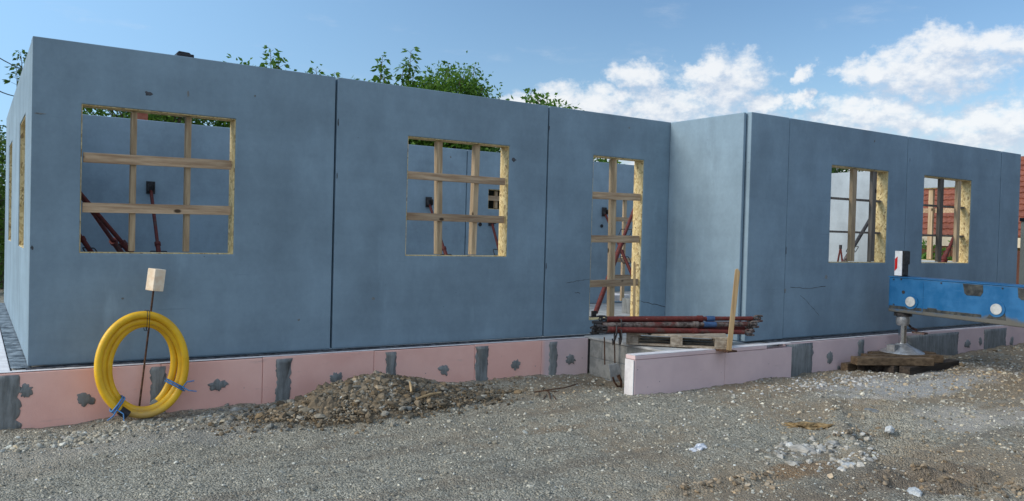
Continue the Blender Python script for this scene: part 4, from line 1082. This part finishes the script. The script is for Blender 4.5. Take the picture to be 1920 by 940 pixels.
# ------------------------------------------------------------------ trees behind
def leaf_cloud(P, A, L, W, tones):
    """P base points, A direction unit vectors, L lengths, W widths -> folded leaves (6 verts, 4 tris-quads)"""
    n = len(P); upv = rng.normal(0, 1, (n, 3)); S_ = np.cross(A, upv); S_ /= np.linalg.norm(S_, axis=1)[:, None] + 1e-9; N_ = np.cross(S_, A)
    L = L[:, None]; W = W[:, None]
    b = P; tip = P + A * L - N_ * L * .12; m1 = P + A * L * .45
    v = np.stack([b, m1 + S_ * W + N_ * W * .35, tip, m1 - S_ * W + N_ * W * .35, m1], 1)
    f = np.array([(0, 1, 4), (1, 2, 4), (2, 3, 4), (3, 0, 4)])
    F_ = (f[None] + 5 * np.arange(n)[:, None, None]).reshape(-1, 3)
    return v.reshape(-1, 3), F_, np.repeat(np.c_[tones, tones, tones], 5, 0)
def tree(name, base, crown, nclump, shoots, label, m=m_leaf, leaf=.13, cat='tree', group='trees behind the building', trunk=True, per=26):
    """crown: list of ellipsoids (cx,cy,cz,rx,ry,rz) in world; shoots: list of (x,y,z0,z1)"""
    base = Vector(base); root = empty(name, base, label, cat, group)
    Ps, As, Ls, Ws, Ts = [], [], [], [], []; wood_ = MB()
    top = Vector((base.x, base.y, base.z + max(.4, (crown[0][2] - base.z) * .62)))
    if trunk: wood_.tube([base, base.lerp(top, .5) + Vector((.08, .05, 0)), top], [.16, .12, .09], 9)
    for (cx, cy, cz, rx, ry, rz) in crown:
        k = int(nclump * 3.6 * rx * rz)
        for _ in range(k):
            d = rng.normal(0, 1, 3); d /= np.linalg.norm(d); rad = rng.uniform(.35, 1.02) ** .6
            wob = 1 + .35 * noise.noise(Vector((d[0] * 2.1 + cx, d[1] * 2.1, d[2] * 2.1 + cz)))
            c = np.array((cx, cy, cz)) + d * np.array((rx, ry, rz)) * rad * wob
            if trunk and rng.random() < .12: wood_.tube([top, top.lerp(Vector(c), .5) + Vector((0, 0, .1)), Vector(c)], [.045, .025, .010], 5)
            m_ = per; q = c + rng.normal(0, .15, (m_, 3)); a = d * .6 + rng.normal(0, .6, (m_, 3)) + np.array((0, 0, -.35)); a /= np.linalg.norm(a, axis=1)[:, None]
            Ps.append(q); As.append(a); Ls.append(leaf * rng.uniform(.6, 1.25, m_)); Ws.append(leaf * rng.uniform(.17, .30, m_)); Ts.append(np.clip(rng.normal(rng.uniform(.2, .8), .2, m_), 0, 1))
    for (x, y, z0, z1) in shoots:
        hh_ = z1 - z0; bend = rng.normal(0, .06, 2)
        sp_ = [Vector((x + bend[0] * f_ * f_, y + bend[1] * f_ * f_, z0 + hh_ * f_)) for f_ in (0, .33, .66, 1)]
        wood_.tube(sp_, [.016, .012, .009, .004], 5)
        kk = int(hh_ / .05)
        for i in range(kk):
            f_ = (i + .5) / kk
            if f_ < .1: continue
            c = np.array(sp_[0].lerp(sp_[3], f_)); an = i * 2.4 + rng.uniform(0, 1); reach = .28 * (1 - f_ * .55)
            e = c + np.array((math.cos(an) * reach * .55, math.sin(an) * reach * .55, .06))
            wood_.tube([Vector(c), Vector(e)], .004, 4)
            m_ = 4
            a = np.array((math.cos(an), math.sin(an), -.45))[None] + rng.normal(0, .35, (m_, 3)); a /= np.linalg.norm(a, axis=1)[:, None]
            Ps.append(e + rng.normal(0, .03, (m_, 3))); As.append(a); Ls.append(leaf * rng.uniform(.9, 1.5, m_)); Ws.append(leaf * rng.uniform(.22, .34, m_)); Ts.append(np.clip(rng.normal(.45, .25, m_), 0, 1))
    v, f, c = leaf_cloud(np.concatenate(Ps), np.concatenate(As), np.concatenate(Ls), np.concatenate(Ws), np.concatenate(Ts))
    cr = np_mesh('crown', v - np.array(base), f, m, True, c); cr.parent = root
    if wood_.f: wood_.build('trunk', m_bark, root)
    return root
def at(px, py, dep): return CAM + _ray(px, py) * dep
DT = 20.0
def shoot(px, py0, py1, dep=DT):
    a = at(px, py0, dep); b = at(px, py1, dep); return (a.x, a.y, a.z, b.z)
def blob(px, py, wpx, hpx, dep=DT, dy=1.0):
    c = at(px, py, dep); k = dep / 1524.94
    return (c.x, c.y, c.z, wpx * k, dy, hpx * k)
def gbase(px, dep=DT): c = at(px, 500, dep); return (c.x, c.y, -.5)
tree('walnut_tree', gbase(300), [blob(220, 225, 130, 85), blob(370, 225, 120, 75)], 42, [shoot(150, 190, 130)], 'leafy green tree glimpsed over the inner wall through the left window')
tree('walnut_tree', gbase(505), [blob(505, 205, 90, 70)], 42, [shoot(508, 150, 92), shoot(518, 150, 112)], 'tree with one leafy shoot above the leftmost facade panel')
tree('walnut_tree', gbase(610), [blob(605, 215, 80, 60)], 42, [shoot(594, 160, 128), shoot(618, 175, 137)], 'tree whose lowest leaf tips just clear the wall at the first panel joint')
tree('walnut_tree', gbase(715), [blob(715, 222, 75, 55)], 42, [shoot(711, 190, 108), shoot(718, 190, 130)], 'tree with a single open shoot left of the twin shoots above the second panel')
tree('walnut_tree', gbase(765), [blob(770, 232, 65, 60), blob(850, 275, 70, 48), blob(915, 290, 55, 40)], 42, [shoot(765, 190, 95), shoot(752, 190, 122), shoot(770, 190, 130)], 'tree with the tallest pair of shoots above the second facade panel')
tree('bushy_tree', gbase(845), [blob(838, 185, 58, 42), blob(800, 185, 35, 33), blob(868, 190, 36, 36), blob(850, 245, 90, 55)], 105, [shoot(834, 160, 120), shoot(884, 185, 121), shoot(862, 160, 138), shoot(893, 195, 150)], 'dense rounded bushy tree standing highest behind the second facade panel', leaf=.10)
tree('walnut_tree', gbase(1010), [blob(1005, 235, 60, 45)], 42, [shoot(995, 215, 168), shoot(1010, 215, 180), shoot(1022, 215, 190)], 'small tree top against the clouds above the doorway panel')
tree('walnut_tree', gbase(1110), [blob(1100, 325, 55, 45)], 40, [shoot(1125, 325, 296)], 'tree showing a few leaves over the inner wall through the doorway', leaf=.12)
tree('round_tree', gbase(1570, 26), [blob(1560, 355, 48, 58, 26)], 60, [], 'dark green tree at the top left of the window left of the marker', m_leafd)
tree('garden_tree', gbase(0, 22), [blob(-15, 330, 34, 100, 22), blob(-25, 440, 36, 110, 22)], 40, [shoot(42, 150, 98, 22), shoot(32, 165, 124, 22)], 'dark tree behind the far edge of the left end wall', m_leafd)
tree('hedge_row', (3.5, 15.5, -.5), [(x, 15.5, 1.4, .9, .7, 1.9) for x in np.arange(-1.5, 12, 1.25)], 26, [], 'dark hedge running behind the building', m_leafd, .12, 'hedge', None, False, 12)

# neighbour's house beyond the right end
hx = Vector((29.6, 6.0, -.5))
house = empty('tiled_house', hx, 'yellow house with a red tiled roof, seen through the right window', 'house')
HX0, HX1, HY0, HY1, ZE, ZR, XR = 27.6, 34.5, .5, 9.6, 1.95, 4.45, 31.0
MB().box((HX0, HY0 + .4, -.5), (HX1, HY1 - .4, ZE - .12)).build('wall', m_yrender, house)
MB().prism([(HX0, HY0 + .45, ZE - .12), (HX1, HY0 + .45, ZE - .12), (XR, HY0 + .45, ZR - .12)], (0, .2, 0)).prism([(HX0, HY1 - .65, ZE - .12), (HX1, HY1 - .65, ZE - .12), (XR, HY1 - .65, ZR - .12)], (0, .2, 0)).build('gable', m_cream, house)
def tiled(x0, z0, x1, z1, y0, y1, rows, name, par, seed=0):
    """courses of tiles, each course a step above the one below, with scalloped ribs"""
    mb = MB(); ncol = int((y1 - y0) / .11)
    nrm = Vector((-(z1 - z0), 0, x1 - x0)).normalized(); nrm = nrm if nrm.z > 0 else -nrm
    for r_ in range(rows):
        f0, f1 = r_ / rows, (r_ + 1.06) / rows
        a = Vector((x0 + (x1 - x0) * f0, 0, z0 + (z1 - z0) * f0)) + nrm * .07; b = Vector((x0 + (x1 - x0) * f1, 0, z0 + (z1 - z0) * f1)) + nrm * .015
        vs = []
        for i in range(ncol + 1):
            y = y0 + (y1 - y0) * i / ncol; w = nrm * (.028 if i % 2 else 0)
            vs += [Vector((a.x, y, a.z)) - nrm * .06, Vector((a.x, y, a.z)) + w, Vector((b.x, y, b.z)) + w]
        mb.add(vs, [(3 * i + k, 3 * i + 3 + k, 3 * i + 4 + k, 3 * i + 1 + k) for i in range(ncol) for k in (0, 1)])
    return mb.build(name, m_tile, par)
rf = tiled(HX0 - .6, ZE - .3, XR, ZR, HY0, HY1, 13, 'roof', house)
tiled(HX1 + .6, ZE - .3, XR, ZR, HY0, HY1, 13, 'roof', house)
MB().tube([(XR, HY0, ZR + .06), (XR, HY1, ZR + .06)], .12, 8).build('ridge_cap', m_tile, house)
MB().box((HX0 - .68, HY0, ZE - .62), (HX0 - .56, HY1, ZE - .31)).build('fascia', m_cream, house)
tiled(HX0 - .9, 1.12, HX0, 1.46, 4.2, 9.4, 3, 'porch_roof', house)
for y in (4.6, 7.0, 9.2): MB().box((HX0 - .85, y, -.5), (HX0 - .75, y + .10, 1.06)).build('porch_post', m_cream, house)
wf = MB().box((HX0 - .03, 2.0, .1), (HX0 + .05, 3.2, 1.2)).build('window', m_cream, house)
MB().box((HX0 - .036, 2.08, .18), (HX0 - .031, 3.12, 1.12)).build('pane', m_glass, wf)
tree('garden_shrub', (*at(1752, 500, 22).xy, -.5), [blob(1742, 492, 16, 34, 22, .5), blob(1772, 498, 22, 26, 22, .5)], 45, [], 'leafy shrub low in the window showing the tiled roof', m_leaf, .13, 'shrub', None, False, 24)
fn_ = empty('board_fence', (21.5, 3.0, -.5), 'dark red-brown board fence behind the shrub in the right window', 'fence')
for k in range(12): MB().box((21.6, 1.4 + .3 * k, -.5), (21.63, 1.68 + .3 * k, 1.25 + .02 * (k % 3))).build('board', m_fence, fn_)
for z_ in (.0, .9): MB().box((21.64, 1.4, z_), (21.70, 4.98, z_ + .1)).build('rail', m_fence, fn_)
ph = empty('brick_chimney', (4.4, 21.0, -.5), 'red brick chimney among the leaves over the inner wall in the left window', 'chimney')
a = at(264, 213, 17)
ph.location = (a.x, a.y, -.5)
MB().box((a.x - .12, a.y - .12, -.5), (a.x + .12, a.y + .12, a.z + .06)).build('stack', m_brick, ph)
MB().box((a.x - .14, a.y - .14, a.z + .062), (a.x + .14, a.y + .14, a.z + .11)).build('cap', m_brick, ph)
pq = onY(1918.5, 500, -1.0)
pp = empty('cream_post', (pq.x, -1.0, -.5), 'slim cream post at the right edge just past the end of the facade', 'post')
MB().box((pq.x, -1.05, -.5), (pq.x + .12, -.93, 1.83)).build('post_shaft', m_cream, pp, .005)
MB().box((pq.x - .02, -1.07, 1.832), (pq.x + .14, -.91, 1.90)).build('post_cap', m_black, pp, .005)
# overhead lines at the left
for k, (A_, B_, lb_) in enumerate((((0, 113), (40, 130), 'upper overhead cable reaching the left end wall'), ((0, 175), (25, 180), 'lower overhead cable reaching the left end wall'))):
    a = at(*A_, 15); b = at(*B_, 18); d = b - a
    p0 = a - d * 4; p1_ = b + d * 5
    ps = [p0.lerp(p1_, i / 24) + Vector((0, 0, -.8 * (1 - (2 * i / 24 - 1) ** 2) + .8)) for i in range(25)]
    MB().tube(ps, .011, 6).root('overhead_cable', m_black, p0, lb_, 'cable', 'overhead cables')
